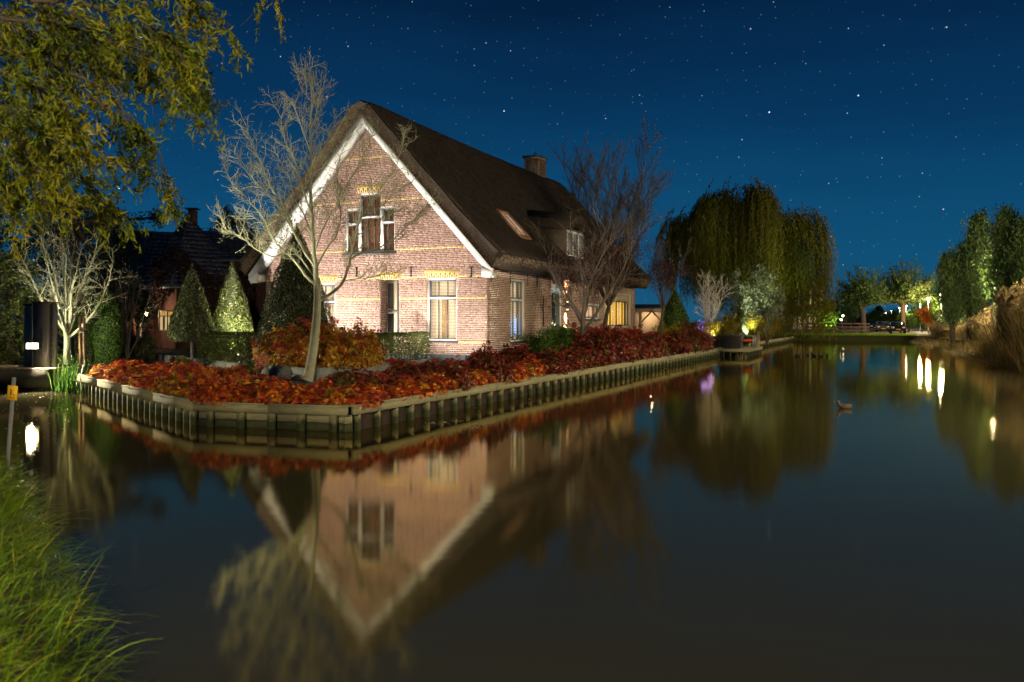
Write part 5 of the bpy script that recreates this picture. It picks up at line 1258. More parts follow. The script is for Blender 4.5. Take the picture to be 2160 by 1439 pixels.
tile_plane(er0, er1, rr1, rr0, 10, 16); nroof.quad(er0, er1, rr1, rr0); nroof.quad(nl(428, 551, 9.2), nl(570, 551, 9.2), rr1, rr0)
nr = nroof.build('roof', mat('roof_underlay', (.02, .02, .022), .9), nbh)
tile_jobs.sort(key=lambda t: t[0][0].y)
rest = MB()
for i, (pts, t) in enumerate(tile_jobs):
    if i < 290: MB().hexa(pts, t).build('roof_tile', RTILE, nr)
    else: rest.hexa(pts, t)
rest.build('roof_tiles_beyond', RTILE, nr, kind='stuff')
for i in (0, 1, 3):
    MB().bar(ec[i] + Vector((0, 0, .12)), apex + Vector((0, 0, .1)), .16, .10).build('hip_tile', RTILE, nr)
zch = apex.z - .2
nc = MB().box(apex.x + .15, apex.x + .60, apex.y - .2, apex.y + .25, zch - .4, zch + .55).build('chimney', NWALL, nr)
MB().box(apex.x + .0, apex.x + .75, apex.y - .33, apex.y + .38, zch + .62, zch + .70).build('chimney_cap', SILL, nc)
for i, (a, b) in enumerate(((ec[3], ec[0]), (ec[0], ec[1]), (el0, el1), (er0, er1))):
    MB().bar(a + Vector((0, -.07, -.02)), b + Vector((0, -.07, -.02)), .12, .10).build('gutter', mat('zinc_gutter', (.35, .38, .42), .4, metal=.4), nr)
# roof window, lit stained window, lintels
rwn = MB(); c0 = ec[3].lerp(ec[0], .55).lerp(apex, .18); e1 = (ec[0] - ec[3]).normalized(); e2 = (apex - ec[3].lerp(ec[0], .55)).normalized(); nn = e1.cross(e2).normalized()
rwn.hexa([c0 + nn * .10, c0 + e1 * .9 + nn * .10, c0 + e1 * .9 + e2 * 1.05 + nn * .10, c0 + e2 * 1.05 + nn * .10, c0 + nn * .2, c0 + e1 * .9 + nn * .2, c0 + e1 * .9 + e2 * 1.05 + nn * .2, c0 + e2 * 1.05 + nn * .2])
rw_ = rwn.build('roof_window', GREYP, nr)
MB().hexa([c0 + e1 * .08 + e2 * .08 + nn * .201, c0 + e1 * .82 + e2 * .08 + nn * .201, c0 + e1 * .82 + e2 * .97 + nn * .201, c0 + e1 * .08 + e2 * .97 + nn * .201, c0 + e1 * .08 + e2 * .08 + nn * .21, c0 + e1 * .82 + e2 * .08 + nn * .21, c0 + e1 * .82 + e2 * .97 + nn * .21, c0 + e1 * .08 + e2 * .97 + nn * .21]).build('pane', mat('dark_pane', (.03, .05, .07), .08, spec=.8), rw_)
def nwin(x0, y0, x1, y1, dY, lit=True):
    a, b = nl(x0, y1, dY), nl(x1, y0, dY); Wm = MB(); y = a.y; fw = .07
    Wm.box(a.x, a.x + fw, y - .05, y + .03, a.z, b.z).box(b.x - fw, b.x, y - .05, y + .03, a.z, b.z).box(a.x + fw, b.x - fw, y - .05, y + .03, a.z, a.z + fw).box(a.x + fw, b.x - fw, y - .05, y + .03, b.z - fw, b.z)
    W = Wm.build('window', mat('window_frame_brown', (.30, .26, .20), .6), nbh); zt = a.z + (b.z - a.z) * .70
    MB().box(a.x + fw, b.x - fw, y - .03, y + .02, zt, zt + .06).build('transom', GREYP, W); xm = (a.x + b.x) / 2
    MB().box(xm - .03, xm + .03, y - .032, y + .018, a.z + fw, b.z - fw).build('mullion', GREYP, W)
    MB().box(a.x + fw, b.x - fw, y + .03, y + .04, a.z + fw, zt).build('pane', mat('lit_curtain_pane', (.5, .4, .25), .6, emit=(1., .70, .32), estr=.55), W)
    for k in range(6):
        xa = a.x + fw + (b.x - a.x - 2 * fw) * k / 6; xb = xa + (b.x - a.x - 2 * fw) / 6 - .015
        MB().box(xa, xb, y + .03, y + .04, zt + .06, b.z - fw).build('stained_pane', mat('amber_pane' if k % 2 else 'gold_pane', (.5, .25, .05), .4, emit=(1., .45, .08) if k % 2 else (1., .65, .2), estr=.5), W)
    for u in (.22, .62):
        MB().box(a.x + (b.x - a.x) * u, a.x + (b.x - a.x) * u + .12, y + .024, y + .029, a.z + fw, zt).build('curtain', mat('pale_curtain', (.6, .55, .45), .9), W)
nwin(335, 655, 372, 698, -1.1)
MB().box(nl(275, 0).x, nl(322, 0).x, -1.5, .8, nl(0, 652).z, nl(0, 645).z).build('porch_lintel', WHITE, nbh)
for x in (288, 300): MB().box(nl(x, 0).x - .12, nl(x, 0).x + .12, -1.3, -1.05, 0, nl(0, 652).z - .004).build('porch_pillar', NWALL, nbh)
for x in (287, 301.): MB().box(nl(x, 0).x - .04, nl(x, 0).x + .04, -.3, -.25, .3, nl(0, 652).z - .1).build('side_light', mat('lit_side_light', (.5, .4, .25), .6, emit=(1., .75, .4), estr=.35), nbh)
pl0 = nl(310, 662, -1.0); MB().box(pl0.x - .07, pl0.x + .07, pl0.y - .07, pl0.y + .07, pl0.z - .12, pl0.z + .1).build('porch_lamp', mat('warm_bulb'), nbh)
ld = bpy.data.lights.new('porch_light', 'POINT'); ld.energy = 110; ld.color = (1., .72, .42); ld.shadow_soft_size = .1
o = bpy.data.objects.new('porch_light', ld); col.objects.link(o); o.parent = nbh; o.location = pl0 + Vector((0, -.25, 0))
# creeper on the neighbour wall
rg = np.random.default_rng(88); n = 2600
cp = empty('wall_creeper', tuple(nbh.location)); tag(cp, 'dark reddish creeper covering the neighbour house wall and eaves', 'creeper')
U = rg.uniform(0, 1, n); P = np.column_stack([nl(330, 0).x + (nl(525, 0).x - nl(330, 0).x) * U, np.full(n, -.6) + rg.normal(0, .2, n) + 2.4 * np.clip(U - .45, 0, 1), rg.uniform(2.2, 5.2, n) + .9 * np.sin(U * 7)])
P = P[P[:, 2] > 2.0]; leaf_obj('leaves', rg, P, np.tile([0, -1., .2], (len(P), 1)), .17, mat('creeper_leaf', tint=[(.03, .018, .012), (.06, .028, .016), (.09, .045, .02)], rough=.7, transl=.2), cp, rg.uniform(0, 1, len(P)), width=.8)
T = Tubes()
for k in range(5):
    q = twig(rg, (nl(345 + k * 35, 0).x, -.5 + .5 * max(0, k - 1.5), 0), (.1, 0, 1), 4.4, 7, .12, .1); T.add(q, np.linspace(.03, .01, len(q)), 5)
put('stem', T.mesh('stem'), BARKD, cp)

# ================================================================== RIGHT SIDE
# pergola at the house end
pb = at(1345, 690, 50); pg = empty('timber_pergola', (pb.x, pb.y, ZG)); tag(pg, 'lit pale timber carport with diagonal braces behind the house end', 'pergola')
PGW = mat('pale_timber', (.48, .36, .23), .8, noise=(5, (.36, .26, .16), .2), stretch=(1, 1, 5))
for x in (.15, 1.55): MB().box(x - .07, x + .07, -.07, .07, 0, 2.2).build('post', PGW, pg)
MB().box(-.6, 2.3, -.08, .08, 2.2, 2.4).build('beam', PGW, pg)
for x, s_ in ((.15, 1), (1.55, -1), (1.55, 1)): MB().bar((x, 0, 1.5), (x + s_ * .65, 0, 2.2), .09, .09, (0, 1, 0)).build('brace', PGW, pg)
MB().box(-.6, 2.3, 1.9, 1.95, 0, 2.2).build('back_wall', PGW, pg)
MB().hexa([(-.7, -.2, 2.41), (2.4, -.2, 2.41), (2.4, 2.2, 2.41), (-.7, 2.2, 2.41), (-.7, -.2, 2.5), (2.4, -.2, 2.5), (2.4, 2.2, 2.7), (-.7, 2.2, 2.7)]).build('roof', STEEL, pg)
MB().cyl((1.0, 1.2, 2.30), (1.0, 1.2, 2.40), .08, n=10).build('ceiling_lamp', mat('warm_bulb'), pg)
ld = bpy.data.lights.new('pergola_light', 'POINT'); ld.energy = 60; ld.color = (1., .75, .5); ld.shadow_soft_size = .08
o = bpy.data.objects.new('pergola_light', ld); col.objects.link(o); o.parent = pg; o.location = (1.0, 1.2, 2.2)

# jetty with wicker bench and an orange cushioned chair
jb = P2 + SD * 38.2; jt = empty('jetty', (jb.x, jb.y, 0), math.atan2(SD.y, SD.x)); tag(jt, 'small timber jetty standing out from the quay over the water', 'jetty')
for k in range(22): MB().box(k * .27, k * .27 + .255, -1.75, -.13, .44, .475).build('plank', QWOOD, jt)
MB().box(-.02, 5.95, -1.80, -1.755, .28, .47).build('edge_board', QWOOD, jt)
MB().box(-.055, -.025, -1.80, -.13, .28, .47).build('edge_board', QWOOD, jt)
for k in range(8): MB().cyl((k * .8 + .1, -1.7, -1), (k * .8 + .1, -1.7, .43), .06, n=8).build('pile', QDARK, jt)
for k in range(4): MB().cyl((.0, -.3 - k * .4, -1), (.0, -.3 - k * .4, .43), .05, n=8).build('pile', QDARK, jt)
def jl(x, y, z): return Vector((jb.x, jb.y, 0)) + Matrix.Rotation(math.atan2(SD.y, SD.x), 3, 'Z') @ Vector((x, y, z))
WICK = mat('dark_wicker', (.022, .020, .018), .7, bump=(60, .6))
pl = empty('planter_box', jl(.75, -.75, .476), math.atan2(SD.y, SD.x)); tag(pl, 'large dark slatted box standing on the jetty', 'box')
MB().box(-.6, .6, -.45, .45, 0, .8).build('body', WICK, pl)
for k in range(6):
    MB().box(-.63, -.602, -.47, .47, .02 + k * .13, .135 + k * .13).build('slat', WICK, pl); MB().box(-.63, .63, -.48, -.452, .02 + k * .13, .135 + k * .13).build('slat', WICK, pl)
MB().box(-.66, .66, -.5, .5, .80, .84).build('lid', mat('grey_lid', (.10, .09, .085), .7), pl)
chr_ = empty('garden_chair', jl(2.7, -1.3, .476), math.atan2(SD.y, SD.x)); tag(chr_, 'garden armchair with orange seat cushion on the jetty', 'chair')
for x in (-.42, .42):
    for y in (-.4, .4): MB().box(x - .04, x + .04, y - .04, y + .04, 0, .72 if y < 0 else .95).build('leg', GALV, chr_)
MB().box(-.42, .42, -.42, .42, .34, .39).build('seat', WICK, chr_); MB().box(-.38, .38, -.38, .34, .392, .52).build('cushion', mat('orange_cushion', (.85, .12, .02), .8), chr_)
MB().box(-.42, .42, .37, .43, .45, .95).build('backrest', WICK, chr_)
for x in (-.42, .42): MB().box(x - .05, x + .05, -.44, .36, .722, .76).build('armrest', GALV, chr_)
bol = empty('mooring_post', jl(5.6, -1.5, 0), 0); tag(bol, 'thick pale mooring post at the end of the jetty', 'mooring post')
MB().box(-.14, .14, -.14, .14, -.8, 1.45).build('shaft', QWOOD, bol); MB().box(-.16, .16, -.16, .16, 1.452, 1.5).build('cap', QWOOD, bol)

# purple fairy lights in a shrub
pb = at(1484, 690, 51.5); fp = loose_shrub('fairy_light_shrub', (pb.x, pb.y, ZG), .75, 1.75, 900, SHRUB, 'shrub wrapped in purple and blue fairy lights', 90, .07)
rg = np.random.default_rng(91); n = 170; D = unit(rg.normal(0, 1, (n, 3))); P = D * np.array([.75, .6, .9]) * rg.uniform(.6, 1, (n, 1)) + np.array([0, -.2, 1.0])
leaf_obj('light_string', rg, P, D, .06, mat('purple_light', (.5, .3, 1), .5, emit=(.42, .22, 1.), estr=1.0), fp, np.zeros(n), width=.9)
for q, e in (((0, -.6, 1.0), 25),):
    ld = bpy.data.lights.new('purple_light', 'POINT'); ld.energy = e; ld.color = (.45, .28, 1.); ld.shadow_soft_size = .5
    o = bpy.data.objects.new('purple_light', ld); col.objects.link(o); o.parent = fp; o.location = q
for px_, Yp, tz, en, c_, lb in ((1506, 50.6, 4., 420, (1., .9, .7), 'small spotlight under the white lit bare tree'), (1580, 53.4, 4., 1900, (.95, 1., .7), 'small spotlight below the silver leaved tree'), (1420, 44.6, 2., 200, (1., .75, .35), 'small spotlight in the golden shrub'), (1655, 79, 5., 1900, (.62, 1., .35), 'green garden spotlight under the weeping willow')):
    p = at(px_, 690, Yp); p.z = ZG + .45; tgt = p + Vector((0, 1.8, tz)); garden_spot(p, tgt, en, R(100), c_, lb)

# far building with lit windows, behind the willow
fb = empty('apartment_building', (gx(1716, 128), 128, .6)); tag(fb, 'far apartment block with lit strip windows behind the willow', 'building')
FW = mat('far_render', (.16, .16, .13), .9); FD = mat('far_balcony', (.07, .085, .09), .7)
MB().box(-3.4, 1.6, 0, 9, 0, 7.6).build('wall', FW, fb); MB().box(-3.6, 1.8, -.2, 9.2, 7.6, 7.9).build('roof', STEEL, fb)
for fl_, (z0, z1) in enumerate(((.3, 2.4), (3.9, 6.4))):
    for k in range(6):
        x = -3.2 + k * .8; W = MB().box(x, x + .55, -.06, -.01, z0, z1).build('window', mat('far_frame', (.25, .22, .17), .7), fb)
        MB().box(x + .06, x + .49, -.09, -.065, z0 + .08, z1 - .08).build('pane', mat('far_lit_pane_%d' % ((k + fl_) % 3), (.4, .33, .2), .6, emit=((1., .78, .42), (1., .62, .3), (.9, .85, .6))[(k + fl_) % 3], estr=(.20, .34, .08)[(k + fl_) % 3]), W)
MB().box(-3.5, 1.7, -.9, -.12, 2.7, 3.5).build('balcony', FD, fb)
iv = empty('ivy_wall', (gx(1744, 127), 127, .6)); tag(iv, 'ivy mass glowing bright green under a lamp beside the far block', 'ivy')
rg = np.random.default_rng(95); n = 2600; P = np.column_stack([rg.normal(0, .55, n), rg.normal(0, .5, n), rg.uniform(0, 4.6, n) + rg.normal(0, .2, n)]); P[:, 0] *= 1.25 - P[:, 2] * .15
leaf_obj('leaves', rg, P, np.tile([0, -1., .3], (n, 1)), .26, SHRUB, iv, rg.uniform(.4, 1, n), width=.8); MB().cyl((0, 0, 0), (0, 0, 4.2), .12, .04, n=6).build('stem', BARKD, iv)
garden_spot((gx(1744, 127) + .3, 124.2, .7), (gx(1744, 127), 127, 3.), 2600, R(75), (.75, 1., .25), 'green spotlight in front of the far ivy')
b_ = at(1758, 690, 126); leafy_tree('dark_tree', (b_.x, b_.y, .6), 'dark tree right behind the glowing ivy', 96, 2., .12, [(0, 0, 2.6, .9, 1.5), (-.2, 0, 4.4, .6, 1.3)], 2200, .3, PTREE)

# wooden railing of the far footbridge
rl = empty('wooden_railing', (gx(1700, 96), 96, .6)); tag(rl, 'dark wooden railing of the far footbridge beside the willow', 'railing')
RWD = mat('dark_railing', (.075, .04, .028), .8)
xe = gx(1832, 96) - gx(1700, 96)
for k in range(8): MB().box(k * xe / 7 - .06, k * xe / 7 + .06, -.06, .06, -.3, 1.32).build('post', RWD, rl)
for z in (.42, .82, 1.22): MB().box(-.1, xe + .1, -.10, -.062, z, z + .13).build('rail', RWD, rl)
MB().box(-.6, xe + .2, -.8, 1.6, -.22, -.05).build('deck', QWOOD, rl)

# pollard willows and street trees
def pollard(base, label, seed, th, r, h, n):
    rg = np.random.default_rng(seed); root = empty('pollard_willow', base); tag(root, label, 'tree')
    T = Tubes(); T2 = Tubes(); q = twig(rg, (0, 0, -.2), (0, 0, 1), th, 5, .04, .03); T.add(q, [.42, .36, .33, .33, .36, .42], 9)
    m = 260; a = rg.uniform(0, 6.28, m); e = rg.uniform(0, 1, m) ** .5; D = unit(np.column_stack([np.cos(a) * e * 1.25, np.sin(a) * e * 1.25, np.full(m, 1.) - .8 * e ** 2])); S = q[-1] + rg.normal(0, .22, (m, 3))
    L_ = (h - th) * rg.uniform(.55, 1.02, m) * (1 - .15 * e); L_ = np.minimum(L_, r / np.maximum(np.hypot(D[:, 0], D[:, 1]), .05) * rg.uniform(.8, 1.1, m))
    for k in range(0, m, 4): T2.add([S[k], S[k] + D[k] * L_[k] * .5, S[k] + D[k] * L_[k] * .95], [.04, .025, .008], 3)
    P, Tn, t = strands(rg, S, D, L_, .16, n // m, .16)
    put('trunk', T.mesh('trunk'), BARKD, root); put('branch', T2.mesh('branch'), BARKD, root)
    leaf_obj('crown', rg, P, rg.normal(0, 1, (len(P), 3)), .34, PTREE, root, t * .6 + rg.uniform(0, .4, len(P)), width=.28, jitter=.6, along=Tn); return root
b_ = at(1822, 700, 100); pollard((b_.x, b_.y, .6), 'pollard willow with dark round crown beside the railing', 97, 4.0, 3.0, 9.6, 14000)
b_ = at(1905, 700, 111); pollard((b_.x, b_.y, .6), 'pollard willow with wide green crown standing by the parked cars', 98, 4.4, 4.4, 11.4, 18000)
def poplar(base, label, seed, h, r, n):
    rg = np.random.default_rng(seed); root = empty('street_tree', base); tag(root, label, 'tree')
    T, T2 = Tubes(), Tubes(); q = twig(rg, (0, 0, -.2), (0, 0, 1), h * .85, 8, .03, .03); T.add(q, np.linspace(.22, .03, len(q)), 8)
    m = 300; z0 = rg.uniform(.10, .86, m) * h; a = rg.uniform(0, 6.28, m); e = rg.uniform(.18, .62, m)
    D = unit(np.column_stack([np.cos(a) * e, np.sin(a) * e, np.ones(m)])); j = np.clip((z0 / (h * .85) * 8).astype(int), 0, 8); S = q[j] + rg.normal(0, .12, (m, 3)); S[:, 2] = z0
    L_ = np.minimum((h * (1.10 - .62 * e) * rg.uniform(.84, 1.03, m) - z0), r * 1.1 / e * rg.uniform(.35, 1.05, m) * (1.1 - .75 * z0 / h)); L_ = np.maximum(L_, .8)
    for k in range(0, m, 3): T2.add([S[k], S[k] + D[k] * L_[k] * .5, S[k] + D[k] * L_[k] * .95], [.03, .018, .006], 3)
    P, Tn, t = strands(rg, S, D, L_, .06, n // m, .17)
    put('trunk', T.mesh('trunk'), BARKD, root); put('branch', T2.mesh('branch'), BARKD, root)
    leaf_obj('crown', rg, P, rg.normal(0, 1, (len(P), 3)), .25, PTREE, root, np.clip(t * .6 + rg.uniform(0, .4, len(P)), 0, 1), width=.42, jitter=.6, along=Tn); return root
for i, (x, Y, top, r, lb) in enumerate(((2010, 68, 525, 1.9, 'green street tree behind the first reed plumes'), (2070, 66, 432, 2.2, 'tall poplar with two pointed tops above the reeds'), (2122, 53.5, 425, 1.9, 'tallest dark poplar near the right edge'), (2178, 50, 440, 2.0, 'poplar cut by the right edge of the view'), (2045, 69, 500, 2.0, 'rounded dark tree between green tree and poplars'))):
    b_ = at(x, 690, Y); zt = at(x, top, Y).z - .6; rg = np.random.default_rng(110 + i)
    poplar((b_.x, b_.y, .6), lb, 120 + i, zt, r, 10500)
for i, (x, Y, h, lb, m_) in enumerate(((1945, 115, 3.2, 'leafy bush lit yellow green under the street lamps', SHRUB), (1918, 118, 2.6, 'smaller lit bush behind the parked cars', SHRUB), (1845, 150, 3.4, 'lit bush behind the farthest parked car', SHRUB), (1868, 152, 3.0, 'low lit bush between the two pollard trunks', YSHRUB), (1890, 150, 3.6, 'lit bush behind the nearest parked car', SHRUB), (1972, 100, 3.0, 'orange glowing bush below the orange street lamp', mat('orange_leaf', tint=[(.3, .07, .01), (.5, .14, .02)], rough=.6, transl=.4)), (1992, 92, 3.4, 'green bush left of the reed bed', SHRUB), (2015, 78, 2.8, 'grey green bush right at the start of the reeds', OLIVE))):
    b_ = at(x, 690, Y); loose_shrub('roadside_bush', (b_.x, b_.y, .6), 1.7, h, 2600, m_, lb, 130 + i, .26, 'bush')
for i, (x, Y, h) in enumerate(((1770, 210, 7), (1785, 200, 6), (1800, 240, 7), (1935, 190, 8), (1965, 180, 8), (1985, 170, 8))):
    b_ = at(x, 690, Y); rg = np.random.default_rng(140 + i)
    leafy_tree('distant_tree', (b_.x, b_.y, .6), ('small distant tree left of the railing end lamps', 'distant tree beside the small far lamps', 'distant tree behind the first pollard willow', 'distant tree behind the row of lamps', 'distant tree behind the orange lamp', 'distant tree left of the green street tree')[i], 150 + i, 2.5, .18, [(rg.normal(0, 1), 0, z, 2.3, 1.5) for z in (2.5, 4., h - 1.5)], 2600, .45, PTREE)
rg = np.random.default_rng(160); n = 9000; U = rg.uniform(0, 1, n); xq = 1745 + 320 * U; Yq = 620 + rg.normal(0, 12, n); hq = 8 + 3. * np.sin(U * 23) + 2.4 * np.sin(U * 57 + 1); P = np.column_stack([(xq - CX) / F * Yq, Yq, .5 + hq * rg.uniform(0, 1, n) ** .7])
to = leaf_obj('treeline', rg, P, np.tile([0, -1., .3], (n, 1)), 2.2, PTREE, None, rg.uniform(0, .5, n), width=.6); tag(to, 'far dark belt of trees closing the view behind the street', 'treeline')
# far small lights at the end of the canal
for i, (x, y, c) in enumerate(((1762, 661, (1., .8, .5)), (1774, 675, (1., .62, .25)), (1778, 667, (1., .75, .45)))):
    p = at(x, HZ, 170); p.z = .6; street_lamp(p, 0, ('tiny far lamp beside the ivy', 'tiny far orange lamp low above the railing', 'tiny far lamp above the orange one')[i], hgt=at(x, y, 170).z - .6)

# parked cars
def car(base, rz, label, paint):
    root = empty('parked_car', base, rz); tag(root, label, 'car', 'cars parked along the road')
    pr = [(-2.1, .35), (-2.15, .75), (-2.05, .95), (-1.55, 1.02), (-.85, 1.45), (.55, 1.50), (1.35, 1.12), (2.0, .98), (2.12, .7), (2.1, .35)]
    m = MB(); n = len(pr)
    for s0, s1, k0, k1 in ((-.86, -.80, .0, 1.), (-.80, .80, 1, 1), (.80, .86, 1, 0)):
        pass
    def ring(y, ins): return [Vector((x * (1 - .02 * ins), y * (1 - .16 * max(0, z - .95)), z - .03 * ins)) for x, z in pr]
    ra = [ring(-.88, 1), ring(-.84, 0), ring(.84, 0), ring(.88, 1)]
    for q in range(3):
        for i in range(n): a, b = ra[q], ra[q + 1]; m.quad(a[i], a[(i + 1) % n], b[(i + 1) % n], b[i])
    for r_, f in ((ra[0], 1), (ra[3], -1)):
        for i in range(n // 2 - 1): m.quad(r_[i], r_[i + 1], r_[n - 2 - i], r_[n - 1 - i])
    m.build('body', paint, root)
    gl_ = mat('car_glass', (.02, .025, .03), .05, spec=.9)
    for s_ in (-1, 1):
        y = s_ * .80; m = MB(); m.hexa([(-1.25, y, 1.06), (1.1, y, 1.1), (1.1, y + s_ * .02, 1.1), (-1.25, y + s_ * .02, 1.06), (-.8, y * .95, 1.38), (.5, y * .95, 1.42), (.5, y * .95 + s_ * .035, 1.42), (-.8, y * .95 + s_ * .035, 1.38)]); m.build('side_window', gl_, root)
        for x in (-1.3, 1.3):
            w_ = MB().cyl((x, s_ * .72, .32), (x, s_ * .90, .32), .32, n=14).build('wheel', mat('tyre', (.012, .012, .012), .9), root); MB().cyl((x, s_ * .902, .32), (x, s_ * .92, .32), .19, n=10).build('rim', GALV, w_)
        MB().box(-2.18, -2.10, s_ * .62 - .16, s_ * .62 + .16, .68, .84).build('headlight', mat('headlight', (.7, .7, .7), .1, spec=.9), root)
        MB().box(2.06, 2.14, s_ * .68 - .12, s_ * .68 + .12, .72, .92).build('tail_light', mat('tail_light', (.3, .01, .01), .2), root)
        MB().box(-.75, -.6, s_ * .9 - .03, s_ * .9 + .1 * s_ + .03, 1.0, 1.12).build('mirror', paint, root)
    MB().hexa([(-1.53, -.68, 1.05), (-1.53, .68, 1.05), (-.9, .60, 1.43), (-.9, -.60, 1.43), (-1.57, -.68, 1.07), (-1.57, .68, 1.07), (-.93, .60, 1.46), (-.93, -.60, 1.46)]).build('windscreen', gl_, root)
    MB().box(-2.2, -2.13, -.26, .26, .45, .56).build('number_plate', mat('yellow_plate', (.7, .5, .04), .5), root)
    MB().box(-2.19, -2.11, -.7, .7, .36, .44).build('bumper', IRON, root)
    return root
rzc = math.atan2(-LD.y, -LD.x) + math.pi
for x, Y, m_, lb in ((1893, 106, mat('black_paint', (.012, .013, .015), .2, coat=.6), 'dark parked car nearest the canal under the pollard willow'), (1862, 121, mat('grey_car_paint', (.10, .10, .11), .25, metal=.4, coat=.6), 'second parked car behind the nearest one'), (1846, 140, mat('blue_black_paint', (.02, .025, .04), .2, coat=.6), 'farthest parked car in the row of cars')):
    p = at(x, 690, Y); car((p.x, p.y, .63), rzc, lb, m_)

# ================================================================== GRASS, REEDS, WATER THINGS
def blades(name, rg, B, D, L_, wd, bend, material, tint, segs=4):
    n = len(B); u = np.linspace(0, 1, segs + 1); side = unit(np.cross(D, np.array([0, 0, 1.]) + rg.normal(0, .25, (n, 3)))); out = D * np.array([1, 1, 0])
    ctr = B[:, None, :] + D[:, None, :] * (L_[:, None] * u)[:, :, None]
    ctr[:, :, 2] -= bend[:, None] * L_[:, None] * u ** 2; ctr += (out * (bend * L_ * .5)[:, None])[:, None, :] * (u ** 2)[None, :, None]
    w_ = (wd[:, None] * (1 - u ** 1.6)[None, :] + .0006)[:, :, None] * side[:, None, :]
    V = np.stack([ctr - w_, ctr + w_], 2).reshape(-1, 3); k = 2 * (segs + 1)
    base = np.arange(n)[:, None] * k; j = np.arange(segs)[None, :] * 2
    Fc = np.stack([base + j, base + j + 1, base + j + 3, base + j + 2], -1).reshape(-1, 4)
    return new_mesh(name, V, Fc, np.repeat(np.clip(tint, 0, 1), segs))
rg = np.random.default_rng(201)
edge = np.array(NB[1:10]); seg = np.linalg.norm(np.diff(edge, axis=0), axis=1); pr_ = seg / seg.sum(); n = 60000
i = rg.choice(len(seg), n, p=pr_); f = rg.random(n)[:, None]; E = edge[i] * (1 - f) + edge[i + 1] * f
inw = rg.gamma(1.6, .75, n) - .12; B2 = E + np.array([-.9, -.42])[None, :] * inw[:, None]
z = np.clip(-.05 + .50 * np.clip(inw / .8, 0, 1), -.05, .42)
B = np.column_stack([B2, z]); keep = (B[:, 1] < 17) & (B[:, 0] > -13); B = B[keep]; inw = inw[keep]; n = len(B)
clump = wave(B, 2.2, .4); D = unit(np.column_stack([.55 + .35 * clump + rg.normal(0, .34, n), .12 + rg.normal(0, .34, n), np.full(n, .8)]))
L_ = (.22 + .14 * np.clip(clump, -1, 1) + rg.exponential(.06, n)) * np.where(inw < .5, 1.15, 1.0)
go = put('grass', blades('grass', rg, B, D, L_, rg.uniform(.002, .0048, n), rg.uniform(.15, .75, n), GRASS, np.where(rg.random(n) < .10, .97, .38 + .35 * clump + rg.normal(0, .18, n)), 5), GRASS, kind='stuff'); tag(go, 'long bright green grass on the near bank bending over the water', 'grass')
# far grass verge
rg = np.random.default_rng(202); n = 9000; E = np.array([(29.5, 91.5), (36, 90.2), (43, 88.5)]); i = rg.integers(0, 2, n); f = rg.random(n)[:, None]; B2 = E[i] * (1 - f) + E[i + 1] * f; dq = rg.exponential(2.2, n)
B = np.column_stack([B2[:, 0] + dq * .3, B2[:, 1] + dq + .1, np.full(n, .6)]); D = unit(np.column_stack([rg.normal(0, .3, n), rg.normal(0, .3, n) - .2, np.ones(n)]))
go = put('grass', blades('verge_grass', rg, B, D, rg.uniform(.12, .4, n), np.full(n, .02), rg.uniform(.1, .5, n), GRASS, rg.uniform(0, .8, n), 2), GRASS, kind='stuff'); tag(go, 'short grass verge on the far bank in front of the railing', 'grass')
# reeds on the right bank
rg = np.random.default_rng(203); RBn = np.array(RB[:5]); seg = np.linalg.norm(np.diff(RBn, axis=0), axis=1); n = 15000
i = rg.choice(len(seg), n, p=seg / seg.sum()); f = rg.random(n)[:, None]; E = RBn[i] * (1 - f) + RBn[i + 1] * f; inw = rg.uniform(-.9, 4.2, n); nr_ = np.array([.93, -.36])
B = np.column_stack([E + nr_ * inw[:, None], np.clip(.1 + inw * .4, -.1, .6)]); 
near = np.clip((86 - B[:, 1]) / 40, .45, 1.0)
hh = np.where(inw < .3, rg.uniform(.6, 1.6, n), rg.uniform(2.2, 3.4, n)) * near * 1.12
D = unit(np.column_stack([-.22 + rg.normal(0, .14, n), rg.normal(0, .14, n), np.ones(n)])); tt = .35 + .25 * wave(B, .5, 1.) + rg.normal(0, .2, n)
me1 = blades('reed_blades', rg, B, D, hh, rg.uniform(.008, .022, n), rg.uniform(.0, .25, n), REED, tt, 4)
ro = put('reeds', me1, REED, kind='stuff'); tag(ro, 'tall brown reed bed with pale plumes along the right bank', 'reeds')
k = rg.random(n) < .30; k &= inw > .6; Bt = B[k] + D[k] * hh[k][:, None]; m = len(Bt); per = 16
PT = np.repeat(Bt, per, 0) + np.tile([-.10, 0, -.12], (m * per, 1)) * rg.uniform(0, 1.6, (m * per, 1)) + rg.normal(0, .045, (m * per, 3))
leaf_obj('reed_plumes', rg, PT, rg.normal(0, 1, (len(PT), 3)), .13, REED, ro, np.clip(.85 + rg.normal(0, .12, len(PT)), 0, 1), width=.28, along=np.tile([-.6, 0, -.5], (len(PT), 1)))
rg = np.random.default_rng(204); n = 5000; xx = rg.uniform(0, 1, n); E = RBn[0] * (1 - xx[:, None]) + RBn[3] * xx[:, None]
B = np.column_stack([E + nr_ * rg.uniform(-1.2, .3, n)[:, None], np.full(n, -.05)]); D = unit(np.column_stack([-.5 + rg.normal(0, .3, n), rg.normal(0, .3, n), np.ones(n) * .7]))
go = put('sedge', blades('sedge', rg, B, D, rg.uniform(.3, .9, n), rg.uniform(.006, .014, n), rg.uniform(.2, .8, n), REED, rg.uniform(0, .45, n), 3), REED, kind='stuff'); tag(go, 'low dark sedge at the foot of the reed bed', 'sedge')

